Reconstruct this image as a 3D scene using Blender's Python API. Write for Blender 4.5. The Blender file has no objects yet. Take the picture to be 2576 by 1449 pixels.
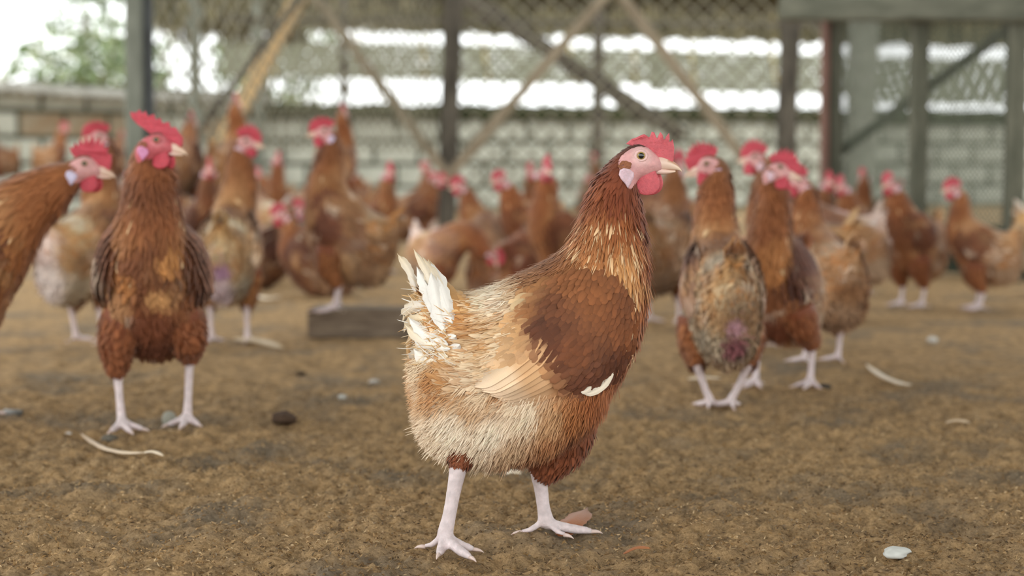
import bpy, bmesh, math, random
import numpy as np
from mathutils import Vector, Matrix, kdtree
SC = bpy.context.scene
COL = SC.collection
rng = np.random.default_rng(7)
random.seed(7)
PI = math.pi

# ------------------------------------------------------------------ camera
FPX, CW, CH = 4200.0, 2576.0, 1449.0
CAMH = 0.381
PITCH = math.atan(306.0 / FPX)
cam = bpy.data.cameras.new('camera')
cam.sensor_width = 36.0
cam.lens = FPX / CW * 36.0
cam.clip_start = 0.05
cam.dof.use_dof = True
cam.dof.focus_distance = 1.655
cam.dof.aperture_fstop = 4.3
camo = bpy.data.objects.new('camera', cam)
camo.location = (0, 0, CAMH)
camo.rotation_euler = (PI / 2 - PITCH, 0, 0)
COL.objects.link(camo)
SC.camera = camo

# ------------------------------------------------------------------ light
SC.view_settings.view_transform = 'Standard'
SC.view_settings.look = 'None'
SC.view_settings.gamma = 1.0
SC.view_settings.use_curve_mapping = False
SC.view_settings.exposure = 0.0
world = bpy.data.worlds.new('overcast_sky')
SC.world = world
world.use_nodes = True
wb = world.node_tree.nodes['Background']
wb.inputs[0].default_value = (0.97, 1.0, 0.99, 1)
wb.inputs[1].default_value = 2.6
sun = bpy.data.lights.new('hazy_sun', 'SUN')
sun.energy = 0.35
sun.angle = math.radians(25)
sun.color = (1.0, 0.97, 0.9)
suno = bpy.data.objects.new('hazy_sun', sun)
suno.rotation_euler = (math.radians(52), 0, math.radians(-32))
COL.objects.link(suno)


# ------------------------------------------------------------------ helpers
def lin(c):
    c = np.asarray(c, float) / 255.0
    return np.where(c <= 0.04045, c / 12.92, ((c + 0.055) / 1.055) ** 2.4)


def tag(o, label=None, cat=None, group=None, kind=None):
    if label: o['label'] = label
    if cat: o['category'] = cat
    if group: o['group'] = group
    if kind: o['kind'] = kind
    return o


def mk_mesh(name, V, F, mat=None, cols=None, uv=None, smooth=True):
    """V (n,3), F list/array of polygons, cols (n,3) linear per vertex, uv (n,2) per vertex"""
    me = bpy.data.meshes.new(name)
    V = np.asarray(V, dtype=np.float32)
    if isinstance(F, np.ndarray):
        k = F.shape[1]
        m = F.shape[0]
        me.vertices.add(len(V))
        me.vertices.foreach_set('co', V.ravel())
        me.loops.add(m * k)
        me.loops.foreach_set('vertex_index', F.astype(np.int32).ravel())
        me.polygons.add(m)
        me.polygons.foreach_set('loop_start', np.arange(0, m * k, k, dtype=np.int32))
        me.update(calc_edges=True)
    else:
        me.from_pydata(V.tolist(), [], [list(map(int, f)) for f in F])
        me.update()
    if cols is not None:
        a = me.attributes.new('col', 'FLOAT_COLOR', 'POINT')
        c4 = np.ones((len(V), 4), dtype=np.float32)
        c4[:, :3] = np.clip(cols, 0.0, 1.0)
        a.data.foreach_set('color', c4.ravel())
    if uv is not None:
        ul = me.uv_layers.new(name='uv')
        li = np.empty(len(me.loops), dtype=np.int32)
        me.loops.foreach_get('vertex_index', li)
        ul.data.foreach_set('uv', np.asarray(uv, dtype=np.float32)[li].ravel())
    me.polygons.foreach_set('use_smooth', np.full(len(me.polygons), smooth))
    if mat: me.materials.append(mat)
    return me


def link(name, me, parent=None, loc=None):
    o = bpy.data.objects.new(name, me)
    COL.objects.link(o)
    if parent: o.parent = parent
    if loc is not None: o.location = loc
    return o


def empty(name, loc=(0, 0, 0), rz=0):
    o = bpy.data.objects.new(name, None)
    o.empty_display_size = 0.05
    o.location = loc
    o.rotation_euler = (0, 0, rz)
    COL.objects.link(o)
    return o


def vnoise(P, seed=0):
    """value noise, P (n,2) or (n,3) -> (-1..1)"""
    P = np.asarray(P, float)
    if P.shape[1] == 2: P = np.c_[P, np.zeros(len(P))]
    i = np.floor(P).astype(np.int64)
    f = P - i
    f = f * f * (3 - 2 * f)

    def h(a, b, c):
        n = (a * 374761393 + b * 668265263 + c * 2147483647 + seed * 974634777) & 0xFFFFFFFF
        n = ((n ^ (n >> 13)) * 1274126177) & 0xFFFFFFFF
        return ((n ^ (n >> 16)) & 0xFFFF) / 32767.5 - 1.0
    out = 0
    for dx in (0, 1):
        wx = f[:, 0] if dx else 1 - f[:, 0]
        for dy in (0, 1):
            wy = f[:, 1] if dy else 1 - f[:, 1]
            for dz in (0, 1):
                wz = f[:, 2] if dz else 1 - f[:, 2]
                out = out + wx * wy * wz * h(i[:, 0] + dx, i[:, 1] + dy, i[:, 2] + dz)
    return out


def unit(a):
    return a / np.maximum(np.linalg.norm(a, axis=-1, keepdims=True), 1e-9)


def tube(pts, rad, n=10, squash=None):
    """closed tube along pts; returns V, F(quads+caps)"""
    pts = np.asarray(pts, float)
    m = len(pts)
    T = np.gradient(pts, axis=0)
    T = unit(T)
    ref = np.array([0, 1.0, 0])
    if abs(T[:, 1]).mean() > 0.8: ref = np.array([0, 0, 1.0])
    A = unit(np.cross(T, ref))
    B = unit(np.cross(T, A))
    V = []
    for k in range(m):
        r = rad[k]
        for j in range(n):
            a = 2 * PI * j / n
            V.append(pts[k] + A[k] * math.cos(a) * r + B[k] * math.sin(a) * r * (squash or 1.0))
    F = []
    for k in range(m - 1):
        for j in range(n):
            F.append((k * n + j, (k + 1) * n + j, (k + 1) * n + (j + 1) % n, k * n + (j + 1) % n))
    F.append(tuple(range(n)))
    F.append(tuple(range(m * n - 1, (m - 1) * n - 1, -1)))
    return np.array(V), F


def catmull(A, u):
    """A (n,k) rows, u float array in 0..n-1"""
    A = np.asarray(A, float)
    n = len(A)
    u = np.clip(u, 0, n - 1 - 1e-6)
    i = np.floor(u).astype(int)
    f = (u - i)[:, None]
    p0 = A[np.clip(i - 1, 0, n - 1)]; p1 = A[i]; p2 = A[np.clip(i + 1, 0, n - 1)]; p3 = A[np.clip(i + 2, 0, n - 1)]
    return 0.5 * (2 * p1 + (p2 - p0) * f + (2 * p0 - 5 * p1 + 4 * p2 - p3) * f * f + (3 * p1 - p0 - 3 * p2 + p3) * f ** 3)


def sstep(a, b, x):
    t = np.clip((x - a) / (b - a), 0, 1)
    return t * t * (3 - 2 * t)


def inpoly(px, py, poly):
    px = np.asarray(px, float); py = np.asarray(py, float)
    r = np.zeros(px.shape, bool)
    n = len(poly)
    for i in range(n):
        x1, y1 = poly[i]; x2, y2 = poly[(i + 1) % n]
        c = ((y1 > py) != (y2 > py)) & (px < (x2 - x1) * (py - y1) / ((y2 - y1) or 1e-9) + x1)
        r ^= c
    return r


# pixel -> place
def ray(px, py):
    dx = (px - CW / 2) / FPX; dy = -(py - CH / 2) / FPX
    c, s = math.cos(PITCH), math.sin(PITCH)
    return np.array([dx, c + dy * s, -s + dy * c])


def ground(px, py):
    d = ray(px, py)
    t = -CAMH / d[2]
    return Vector((d[0] * t, d[1] * t, 0))


def at(px, py, Y):
    d = ray(px, py)
    t = Y / d[1]
    return Vector((d[0] * t, Y, CAMH + d[2] * t))


# ------------------------------------------------------------------ materials
def newmat(name):
    m = bpy.data.materials.new(name)
    m.use_nodes = True
    nt = m.node_tree
    b = nt.nodes['Principled BSDF']
    return m, nt, b


def nd(nt, t, **kw):
    n = nt.nodes.new(t)
    for k, v in kw.items():
        if hasattr(n, k) and not k.isdigit(): setattr(n, k, v)
    return n


def attr_mat(name, rough=0.6, spec=0.3, bump_scale=0, bump=0.0, sss=0.0, tint=False, barbs=False, sheen=0.0, var=0.0, vscale=60):
    m, nt, b = newmat(name)
    a = nd(nt, 'ShaderNodeAttribute'); a.attribute_name = 'col'
    out = a.outputs['Color']
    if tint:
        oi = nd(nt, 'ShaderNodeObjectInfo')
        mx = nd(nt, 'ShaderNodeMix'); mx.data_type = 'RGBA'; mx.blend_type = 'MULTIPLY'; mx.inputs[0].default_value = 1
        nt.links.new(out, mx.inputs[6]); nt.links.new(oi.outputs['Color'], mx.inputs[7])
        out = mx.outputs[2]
    tc = nd(nt, 'ShaderNodeTexCoord')
    if var:
        nz = nd(nt, 'ShaderNodeTexNoise'); nz.inputs['Scale'].default_value = vscale; nz.inputs['Detail'].default_value = 4
        nt.links.new(tc.outputs['Object'], nz.inputs['Vector'])
        mr = nd(nt, 'ShaderNodeMapRange'); mr.inputs[3].default_value = 1 - var; mr.inputs[4].default_value = 1 + var
        mr.inputs[1].default_value = 0.25; mr.inputs[2].default_value = 0.75
        nt.links.new(nz.outputs[0], mr.inputs[0])
        mx = nd(nt, 'ShaderNodeMix'); mx.data_type = 'RGBA'; mx.blend_type = 'MULTIPLY'; mx.inputs[0].default_value = 1
        nt.links.new(out, mx.inputs[6]); nt.links.new(mr.outputs[0], mx.inputs[7])
        out = mx.outputs[2]
    nt.links.new(out, b.inputs['Base Color'])
    b.inputs['Roughness'].default_value = rough
    b.inputs['Specular IOR Level'].default_value = spec
    if sss:
        b.inputs['Subsurface Weight'].default_value = sss
        b.inputs['Subsurface Radius'].default_value = (1.0, 0.35, 0.25)
        b.inputs['Subsurface Scale'].default_value = 0.004
    if sheen:
        b.inputs['Sheen Weight'].default_value = sheen
    if bump:
        nz = nd(nt, 'ShaderNodeTexNoise'); nz.inputs['Scale'].default_value = bump_scale; nz.inputs['Detail'].default_value = 3
        nt.links.new(tc.outputs['Object'], nz.inputs['Vector'])
        bp = nd(nt, 'ShaderNodeBump'); bp.inputs['Strength'].default_value = bump; bp.inputs['Distance'].default_value = 0.002
        nt.links.new(nz.outputs[0], bp.inputs['Height']); nt.links.new(bp.outputs[0], b.inputs['Normal'])
    if barbs:
        mp = nd(nt, 'ShaderNodeMapping'); mp.inputs['Scale'].default_value = (2.2, 16, 1)
        uvn = nd(nt, 'ShaderNodeUVMap'); uvn.uv_map = 'uv'
        nt.links.new(uvn.outputs[0], mp.inputs[0])
        nz = nd(nt, 'ShaderNodeTexNoise'); nz.inputs['Scale'].default_value = 3.0; nz.inputs['Detail'].default_value = 3
        nt.links.new(mp.outputs[0], nz.inputs['Vector'])
        bp = nd(nt, 'ShaderNodeBump'); bp.inputs['Strength'].default_value = 0.35; bp.inputs['Distance'].default_value = 0.001
        nt.links.new(nz.outputs[0], bp.inputs['Height']); nt.links.new(bp.outputs[0], b.inputs['Normal'])
    return m


def flat_mat(name, c, rough=0.7, var=0.25, scale=8, c2=None, stretch=(1, 1, 1), bump=0.3, spec=0.3, bdist=0.004):
    m, nt, b = newmat(name)
    tc = nd(nt, 'ShaderNodeTexCoord'); mp = nd(nt, 'ShaderNodeMapping'); mp.inputs['Scale'].default_value = stretch
    nt.links.new(tc.outputs['Object'], mp.inputs[0])
    nz = nd(nt, 'ShaderNodeTexNoise'); nz.inputs['Scale'].default_value = scale; nz.inputs['Detail'].default_value = 6
    nz.inputs['Roughness'].default_value = 0.65
    nt.links.new(mp.outputs[0], nz.inputs['Vector'])
    cr = nd(nt, 'ShaderNodeValToRGB')
    l1 = lin(c); l2 = lin(c2) if c2 is not None else np.clip(l1 * (1 - var), 0, 1)
    l3 = l1 if c2 is not None else np.clip(l1 * (1 + var), 0, 1)
    cr.color_ramp.elements[0].position = 0.36; cr.color_ramp.elements[0].color = (*l2, 1)
    cr.color_ramp.elements[1].position = 0.64; cr.color_ramp.elements[1].color = (*l3, 1)
    nt.links.new(nz.outputs[0], cr.inputs[0]); nt.links.new(cr.outputs[0], b.inputs['Base Color'])
    b.inputs['Roughness'].default_value = rough
    b.inputs['Specular IOR Level'].default_value = spec
    if bump:
        bp = nd(nt, 'ShaderNodeBump'); bp.inputs['Strength'].default_value = bump; bp.inputs['Distance'].default_value = bdist
        nt.links.new(nz.outputs[0], bp.inputs['Height']); nt.links.new(bp.outputs[0], b.inputs['Normal'])
    return m


M_FEATHER = attr_mat('feather', rough=0.62, spec=0.25, tint=True, barbs=True, sheen=0.15)
M_SKIN = attr_mat('hen_skin', rough=0.55, spec=0.3, tint=False, bump_scale=420, bump=0.35, sss=0.1, var=0.12, vscale=160)
M_COMB = attr_mat('comb_flesh', rough=0.5, spec=0.35, bump_scale=700, bump=0.5, sss=0.25, var=0.16, vscale=220)
M_BEAK = attr_mat('horn', rough=0.35, spec=0.5)
M_EYE = attr_mat('wet_eye', rough=0.06, spec=0.8)
M_CHIP = attr_mat('litter_chips', rough=0.9, spec=0.1)

# ------------------------------------------------------------------ floor
def litter_material():
    m, nt, b = newmat('coop_litter')
    tc = nd(nt, 'ShaderNodeTexCoord')

    def noise(s, d=5, r=0.6):
        n = nd(nt, 'ShaderNodeTexNoise'); n.inputs['Scale'].default_value = s; n.inputs['Detail'].default_value = d
        n.inputs['Roughness'].default_value = r
        nt.links.new(tc.outputs['Object'], n.inputs['Vector']); return n.outputs[0]

    def ramp(src, p0, c0, p1, c1):
        r = nd(nt, 'ShaderNodeValToRGB')
        r.color_ramp.elements[0].position = p0; r.color_ramp.elements[0].color = (*lin(c0), 1)
        r.color_ramp.elements[1].position = p1; r.color_ramp.elements[1].color = (*lin(c1), 1)
        nt.links.new(src, r.inputs[0]); return r.outputs[0]

    def mix(f, a, c, mode='MIX'):
        x = nd(nt, 'ShaderNodeMix'); x.data_type = 'RGBA'; x.blend_type = mode
        if isinstance(f, float): x.inputs[0].default_value = f
        else: nt.links.new(f, x.inputs[0])
        nt.links.new(a, x.inputs[6]); nt.links.new(c, x.inputs[7]); return x.outputs[2]
    fine = ramp(noise(330, 4, 0.7), 0.3, (88, 70, 50), 0.68, (214, 180, 136))
    clump = ramp(noise(45, 4), 0.38, (112, 90, 64), 0.6, (192, 156, 110))
    base = mix(0.5, fine, clump)
    big = noise(4.5, 4, 0.6)
    grey = ramp(noise(200, 3, 0.7), 0.3, (86, 78, 68), 0.7, (142, 130, 114))
    mr = nd(nt, 'ShaderNodeMapRange'); mr.inputs[1].default_value = 0.50; mr.inputs[2].default_value = 0.66
    mr.inputs[3].default_value = 0; mr.inputs[4].default_value = 0.75
    nt.links.new(big, mr.inputs[0])
    base = mix(mr.outputs[0], base, grey)
    nt.links.new(base, b.inputs['Base Color'])
    b.inputs['Roughness'].default_value = 0.95
    b.inputs['Specular IOR Level'].default_value = 0.1
    bp = nd(nt, 'ShaderNodeBump'); bp.inputs['Strength'].default_value = 0.9; bp.inputs['Distance'].default_value = 0.004
    nt.links.new(noise(260, 5, 0.7), bp.inputs['Height']); nt.links.new(bp.outputs[0], b.inputs['Normal'])
    return m


def floor_h(x, y):
    P = np.c_[x, y]
    h = 0.006 * vnoise(P * 5, 1) + 0.005 * vnoise(P * 13, 2) + 0.0055 * vnoise(P * np.array([34, 30]), 3)
    near = np.clip(1 - (np.asarray(y) - 2.4) / 1.6, 0, 1)
    h = h + near * (0.0046 * vnoise(P * 75, 4) + 0.0030 * vnoise(P * 150, 5) + 0.0016 * vnoise(P * 300, 6))
    return h - 0.004


def axis(fine0, fine1, step, end, grow=1.06):
    a = list(np.arange(fine0, fine1, step))
    s = step
    while a[-1] < end:
        s *= grow; a.append(a[-1] + min(s, 0.6))
    return a


xp = axis(0, 0.68, 0.0038, 12, 1.035)
XS = np.array([-v for v in xp[:0:-1]] + xp)
YS = np.array(axis(1.25, 2.4, 0.0038, 24, 1.02))
yl = axis(0, 0.01, 0.01, 4, 1.25)
YS = np.array([1.25 - v for v in yl[:0:-1]] + list(YS))
gx, gy = np.meshgrid(XS, YS)
fx, fy = gx.ravel(), gy.ravel()
FV = np.c_[fx, fy, floor_h(fx, fy)]
nx_, ny_ = len(XS), len(YS)
ii = (np.arange(ny_ - 1)[:, None] * nx_ + np.arange(nx_ - 1)[None, :]).ravel()
FF = np.c_[ii, ii + 1, ii + 1 + nx_, ii + nx_]
M_LITTER = litter_material()
floor = link('floor', mk_mesh('floor', FV, FF, M_LITTER))
tag(floor, kind='structure')


def box_mesh(name, sx, sy, sz, mat, bev=0.0, jitter=0.0, seed=0, segs=1):
    bm = bmesh.new()
    bmesh.ops.create_cube(bm, size=1)
    for v in bm.verts: v.co = Vector((v.co.x * sx, v.co.y * sy, v.co.z * sz))
    if bev: bmesh.ops.bevel(bm, geom=list(bm.edges), offset=bev, segments=segs, affect='EDGES', profile=0.6)
    if jitter:
        r = random.Random(seed)
        for v in bm.verts: v.co += Vector((r.uniform(-1, 1), r.uniform(-1, 1), r.uniform(-1, 1))) * jitter
    me = bpy.data.meshes.new(name); bm.to_mesh(me); bm.free()
    me.materials.append(mat)
    return me


def board(name, p0, p1, w, t, mat, parent=None, roll=0.0, seed=0, sag=0.0):
    """sawn timber between two points, gently uneven: w across, t deep"""
    p0, p1 = Vector(p0), Vector(p1)
    L = (p1 - p0).length
    n = max(4, int(L / 0.12))
    r = random.Random(seed)
    V, F = [], []
    c = 0.12
    prof = [(-.5 + c, -.5), (.5 - c, -.5), (.5, -.5 + c), (.5, .5 - c), (.5 - c, .5), (-.5 + c, .5), (-.5, .5 - c), (-.5, -.5 + c)]
    for k in range(n + 1):
        z = L * k / n
        j1, j2 = r.uniform(-.03, .03) * w, r.uniform(-.03, .03) * t
        bow = sag * math.sin(PI * k / n)
        for a, b in prof:
            V.append((a * w * (1 + r.uniform(-.03, .03)) + j1 + bow, b * t * (1 + r.uniform(-.03, .03)) + j2, z))
    for k in range(n):
        for j in range(8):
            F.append((k * 8 + j, k * 8 + (j + 1) % 8, (k + 1) * 8 + (j + 1) % 8, (k + 1) * 8 + j))
    F.append(tuple(range(7, -1, -1))); F.append(tuple(range(n * 8, n * 8 + 8)))
    me = mk_mesh(name, V, F, mat, smooth=False)
    o = link(name, me, parent)
    d = (p1 - p0).normalized()
    q = d.to_track_quat('Z', 'Y') if abs(d.z) < 0.999 else Matrix.Identity(3).to_quaternion()
    # width stays in the fence plane: build explicit frame
    side = d.cross(Vector((0, 1, 0)))
    if side.length < 1e-3: side = Vector((1, 0, 0))
    side.normalize()
    nrm = side.cross(d).normalized() * -1
    side = d.cross(nrm) * -1
    Mx = Matrix((side, nrm, d)).transposed().to_4x4()
    if Mx.determinant() < 0: Mx = Matrix((-side, nrm, d)).transposed().to_4x4()
    o.matrix_local = Matrix.Translation(p0) @ Mx @ Matrix.Rotation(roll, 4, 'Z')
    return o


# ------------------------------------------------------------------ block walls
M_BLOCK = flat_mat('pale_concrete_block', (188, 190, 178), 0.9, 0.12, 9, bump=0.5, c2=(160, 162, 150))
M_BLOCK_BROWN = flat_mat('stained_concrete_block', (140, 118, 92), 0.9, 0.12, 9, bump=0.5, c2=(150, 140, 120))
M_MORTAR = flat_mat('old_mortar', (84, 86, 72), 0.95, 0.15, 12, c2=(62, 64, 52))
M_MOSS = flat_mat('mossy_coping', (70, 74, 48), 0.95, 0.2, 14, c2=(34, 38, 26), bump=0.8, bdist=0.01)
M_COPING = flat_mat('weathered_sheet', (158, 155, 146), 0.8, 0.1, 6, c2=(124, 120, 110))
block_meshes = [box_mesh('block', 0.368, 0.10, 0.168, M_BLOCK, 0.008, 0.0025, k) for k in range(3)]
half_meshes = [box_mesh('block', 0.168, 0.10, 0.168, M_BLOCK, 0.008, 0.0025, 9 + k) for k in range(2)]
brown_mesh = box_mesh('block', 0.368, 0.10, 0.168, M_BLOCK_BROWN, 0.008, 0.0025, 30)


def block_wall(name, A, B, rows=4):
    A, B = Vector((*A, 0)), Vector((*B, 0))
    L = (B - A).length
    d = (B - A).normalized()
    rz = math.atan2(d.y, d.x)
    core = box_mesh(name, L, 0.085, rows * 0.2 + 0.02, M_MORTAR, 0.0)
    wall = link(name, core)
    wall.location = (A + B) / 2 + Vector((0, 0, rows * 0.1))
    wall.rotation_euler = (0, 0, rz)
    tag(wall, kind='structure')
    for r in range(rows):
        x = -L / 2 + (0.0 if r % 2 else -0.2) + 0.2
        k = 0
        while x < L / 2 + 0.05:
            me = random.choice(block_meshes)
            if name == 'wall_left' and r == rows - 2 and random.random() < 0.3: me = brown_mesh
            cx_ = x
            if x + 0.193 > L / 2 or x - 0.193 < -L / 2:
                me = random.choice(half_meshes)
                cx_ = (L / 2 - 0.1) if x > 0 else (-L / 2 + 0.1)
            b = link('block', me, wall)
            b.location = (cx_, random.uniform(-.002, .002), -rows * 0.1 + 0.1 + r * 0.2)
            x += 0.4; k += 1
    return wall, A, B, d, rz, L


CORNER = (-2.17, 14.35)
FAR_R = (9.87, 18.2)
FAR_L = (-7.99, 7.82)
wall_back, *_wb = block_wall('wall_back', CORNER, FAR_R)
wall_left, *_wl = block_wall('wall_left', FAR_L, (CORNER[0] - 0.03, CORNER[1] - 0.03), rows=5)


def rough_beam(name, A, B, z0, z1, depth, mat, amp=0.012, kind='structure', seed=3):
    A, B = Vector((*A, 0)), Vector((*B, 0))
    L = (B - A).length; d = (B - A).normalized(); nrm = Vector((-d.y, d.x, 0))
    nx, nr = int(L / 0.05), 12
    V = []
    zc, hh = (z0 + z1) / 2, (z1 - z0) / 2
    for i in range(nx + 1):
        p = A + d * (L * i / nx)
        for j in range(nr):
            a = 2 * PI * j / nr
            c, s = math.cos(a), math.sin(a)
            c = math.copysign(abs(c) ** 0.5, c); s = math.copysign(abs(s) ** 0.5, s)
            V.append(p + nrm * c * depth / 2 + Vector((0, 0, zc + s * hh)))
    V = np.array(V)
    V += np.c_[vnoise(V * 14, seed), vnoise(V * 14, seed + 1), vnoise(V * 14, seed + 2)] * amp
    F = []
    for i in range(nx):
        for j in range(nr):
            F.append((i * nr + j, (i + 1) * nr + j, (i + 1) * nr + (j + 1) % nr, i * nr + (j + 1) % nr))
    F.append(tuple(range(nr))); F.append(tuple(range((nx + 1) * nr - 1, nx * nr - 1, -1)))
    o = link(name, mk_mesh(name, V, F, mat))
    if kind: tag(o, kind=kind)
    return o


rough_beam('trim_1', CORNER, FAR_R, 0.785, 0.925, 0.22, M_MOSS, 0.02)


def corrugated_coping():
    A, B = Vector((*FAR_L, 0)), Vector((*CORNER, 0))
    L = (B - A).length; d = (B - A).normalized(); nrm = Vector((-d.y, d.x, 0))
    V, F = [], []
    n = int(L / 0.0125)
    prof = [(-0.20, -0.05), (-0.10, 0.0), (0.0, 0.025), (0.10, 0.0), (0.2, -0.05)]
    for i in range(n + 1):
        s = L * i / n
        rip = 0.018 * math.sin(2 * PI * s / 0.105)
        base = 1.045 - 0.012 * (s - 2.39) + 0.02 * math.sin(s * 1.4 + 1)
        for a, z in prof: V.append(A + d * s + nrm * a + Vector((0, 0, base + z + rip)))
        for a, z in prof[::-1]: V.append(A + d * s + nrm * a + Vector((0, 0, base + z + rip - 0.012)))
    m = 10
    for i in range(n):
        for j in range(m):
            F.append((i * m + j, (i + 1) * m + j, (i + 1) * m + (j + 1) % m, i * m + (j + 1) % m))
    F.append(tuple(range(m))); F.append(tuple(range((n + 1) * m - 1, n * m - 1, -1)))
    o = link('trim_2', mk_mesh('trim_2', V, F, M_COPING)); tag(o, kind='structure')
    


corrugated_coping()

# ------------------------------------------------------------------ roof
M_THATCH = flat_mat('dry_thatch', (112, 108, 80), 0.95, 0.2, 20, c2=(62, 60, 46), stretch=(6, 1, 1), bump=0.8, bdist=0.01)
M_RAFTER = flat_mat('smoky_rafter', (84, 76, 62), 0.85, 0.2, 6, c2=(52, 46, 38), stretch=(4, 4, 1))


def roof():
    # pitched sheet falling towards the back wall; left edge open to the sky
    V, F = [], []
    # out-of-view bays; gaps added to light the back, front bay lengthened to dim foreground
    bays = [(-2.5, 4.2), (5.0, 5.9), (7.3, 8.2), (9.6, 10.5), (11.9, 12.6), (13.9, 15.3)]
    zz = lambda y: 3.3 - 0.0975 * (y - 0.2)
    for (y0, y1) in bays:
        n0 = len(V)
        for y in (y0, y1):
            for x in (-3.0, 9.0):
                yy = y + (x + 2.2) * 0.31 if y > 12.8 else y
                V.append((x, yy, zz(y))); V.append((x, yy, zz(y) + 0.06))
        F += [tuple(n0 + k for k in f) for f in ((0, 2, 6, 4), (1, 5, 7, 3), (0, 1, 3, 2), (4, 6, 7, 5), (0, 4, 5, 1), (2, 3, 7, 6))]
    o = link('ceiling', mk_mesh('ceiling', V, F, M_THATCH, smooth=False)); tag(o, kind='structure')
    return o


roof()
# ------------------------------------------------------------------ hens
S = 2524.0
def cpx(px, py, y=0.0): return np.array([(px - 1330) / S, y / S, (1375 - py) / S])


# dorsal x,y ; ventral x,y ; half width   (profile pixels of the nearest hen)
SECT = np.array([
    (1078, 722, 1062, 860, 26), (1100, 728, 1052, 930, 78), (1140, 738, 1062, 1010, 112), (1190, 735, 1082, 1085, 142),
    (1245, 718, 1150, 1138, 163), (1300, 692, 1270, 1152, 176), (1345, 672, 1390, 1120, 180), (1385, 650, 1490, 1060, 172),
    (1416, 626, 1556, 960, 152), (1441, 596, 1606, 860, 130), (1460, 560, 1627, 745, 108), (1474, 520, 1626, 645, 90),
    (1490, 478, 1617, 565, 76), (1508, 442, 1608, 505, 64), (1532, 408, 1604, 474, 55), (1560, 380, 1602, 458, 47),
    (1592, 362, 1612, 446, 42), (1622, 362, 1628, 440, 37), (1645, 378, 1644, 434, 28), (1662, 394, 1656, 428, 17), (1672, 402, 1666, 424, 9)], float)
NS = len(SECT)
FACE = [(1553, 402), (1562, 384), (1585, 368), (1606, 362), (1628, 364), (1645, 374), (1662, 392), (1675, 405), (1672, 428), (1640, 440), (1612, 446), (1596, 458), (1584, 472), (1566, 450), (1556, 430)]
WING = [(1548, 668), (1592, 730), (1606, 800), (1592, 868), (1560, 915), (1520, 948), (1462, 976), (1390, 996), (1300, 1006), (1240, 992), (1206, 962), (1240, 915), (1280, 850), (1296, 780), (1330, 712), (1400, 676), (1470, 656)]

BODY_C = [  # profile px, py, sRGB
    (1590, 362, 96, 50, 34), (1545, 395, 112, 56, 34), (1560, 470, 118, 58, 32), (1610, 540, 124, 62, 34), (1630, 640, 150, 82, 44), (1632, 740, 158, 92, 48),
    (1500, 460, 140, 76, 42), (1550, 540, 158, 92, 50), (1490, 560, 166, 104, 58), (1470, 600, 172, 112, 66), (1560, 640, 200, 146, 92), (1590, 690, 192, 138, 86),
    (1510, 640, 170, 110, 64), (1570, 600, 176, 112, 64), (1400, 670, 146, 92, 52), (1330, 700, 150, 100, 60), (1290, 722, 216, 186, 150), (1262, 738, 240, 226, 204), (1225, 748, 240, 224, 196),
    (1160, 765, 204, 156, 100), (1140, 735, 196, 146, 90), (1120, 850, 206, 154, 98), (1200, 860, 202, 164, 120), (1180, 800, 208, 160, 104), (1250, 810, 206, 160, 108),
    (1080, 960, 208, 162, 116), (1065, 890, 220, 192, 156), (1110, 930, 196, 148, 98), (1150, 1050, 240, 222, 198), (1100, 1080, 236, 214, 186), (1250, 1060, 242, 224, 200), (1330, 1015, 238, 218, 190),
    (1200, 980, 202, 160, 118), (1390, 1030, 206, 162, 118), (1450, 1030, 176, 112, 64), (1400, 1090, 176, 120, 78), (1500, 1000, 170, 100, 54), (1330, 1140, 160, 110, 76), (1300, 1100, 206, 172, 136), (1200, 1150, 230, 208, 178),
    (1600, 800, 152, 88, 46), (1570, 900, 150, 86, 44), (1490, 1070, 138, 80, 42), (1440, 1110, 126, 70, 38), (1600, 860, 150, 86, 46)]
WING_C = [(1500, 720, 136, 82, 46), (1560, 760, 126, 74, 42), (1440, 700, 140, 86, 50), (1400, 750, 112, 66, 40), (1450, 850, 114, 66, 38), (1550, 900, 98, 56, 36), (1590, 800, 130, 76, 42),
          (1400, 850, 94, 52, 32), (1370, 800, 96, 54, 34), (1480, 930, 104, 60, 40), (1345, 760, 150, 98, 58), (1325, 810, 204, 156, 106), (1300, 850, 212, 168, 122), (1260, 920, 226, 196, 162), (1330, 900, 204, 160, 116),
          (1400, 930, 178, 128, 88), (1385, 885, 190, 140, 96), (1425, 962, 176, 128, 90), (1345, 865, 208, 162, 118), (1350, 940, 206, 164, 124), (1230, 950, 228, 200, 170), (1395, 800, 92, 52, 32), (1420, 880, 98, 56, 34), (1455, 925, 100, 58, 38), (1300, 790, 206, 160, 112), (1330, 845, 206, 158, 110), (1300, 980, 206, 176, 146), (1350, 700, 156, 106, 64), (1315, 735, 220, 190, 146), (1440, 962, 148, 100, 68), (1240, 960, 220, 190, 160)]


def idw(px, py, C, p=4.6):
    C = np.asarray(C, float)
    d = np.hypot(px[:, None] - C[None, :, 0], py[:, None] - C[None, :, 1]) + 6
    w = d ** -p
    return lin((w @ C[:, 2:]) / w.sum(1)[:, None])


class Pose:
    def __init__(s, **k):
        s.np_, s.ny, s.st, s.hp, s.hy, s.bp, s.drop = 0, 0, (0, 0), 0, 0, 0, 0
        s.legs = None; s.comb = 'spiky'; s.comb_s = 1.0; s.face = (224, 168, 166); s.lobe = (226, 196, 206)
        s.mix = 0.55; s.mixc = (156, 94, 50); s.wingc = (118, 68, 38); s.wmix = 0.5; s.spots = []; s.tail = 'plain'; s.tailc = (206, 170, 128)
        s.dens = 1.0; s.voxel = 0.0034; s.sit = False; s.legk = 1.0; s.fluff = 1.0; s.thin = 1.0; s.tailup = 0; s.hero = False
        for a, b in k.items(): setattr(s, a, b)
        s.drop -= 0.075 * (s.legk - 1)


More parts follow.
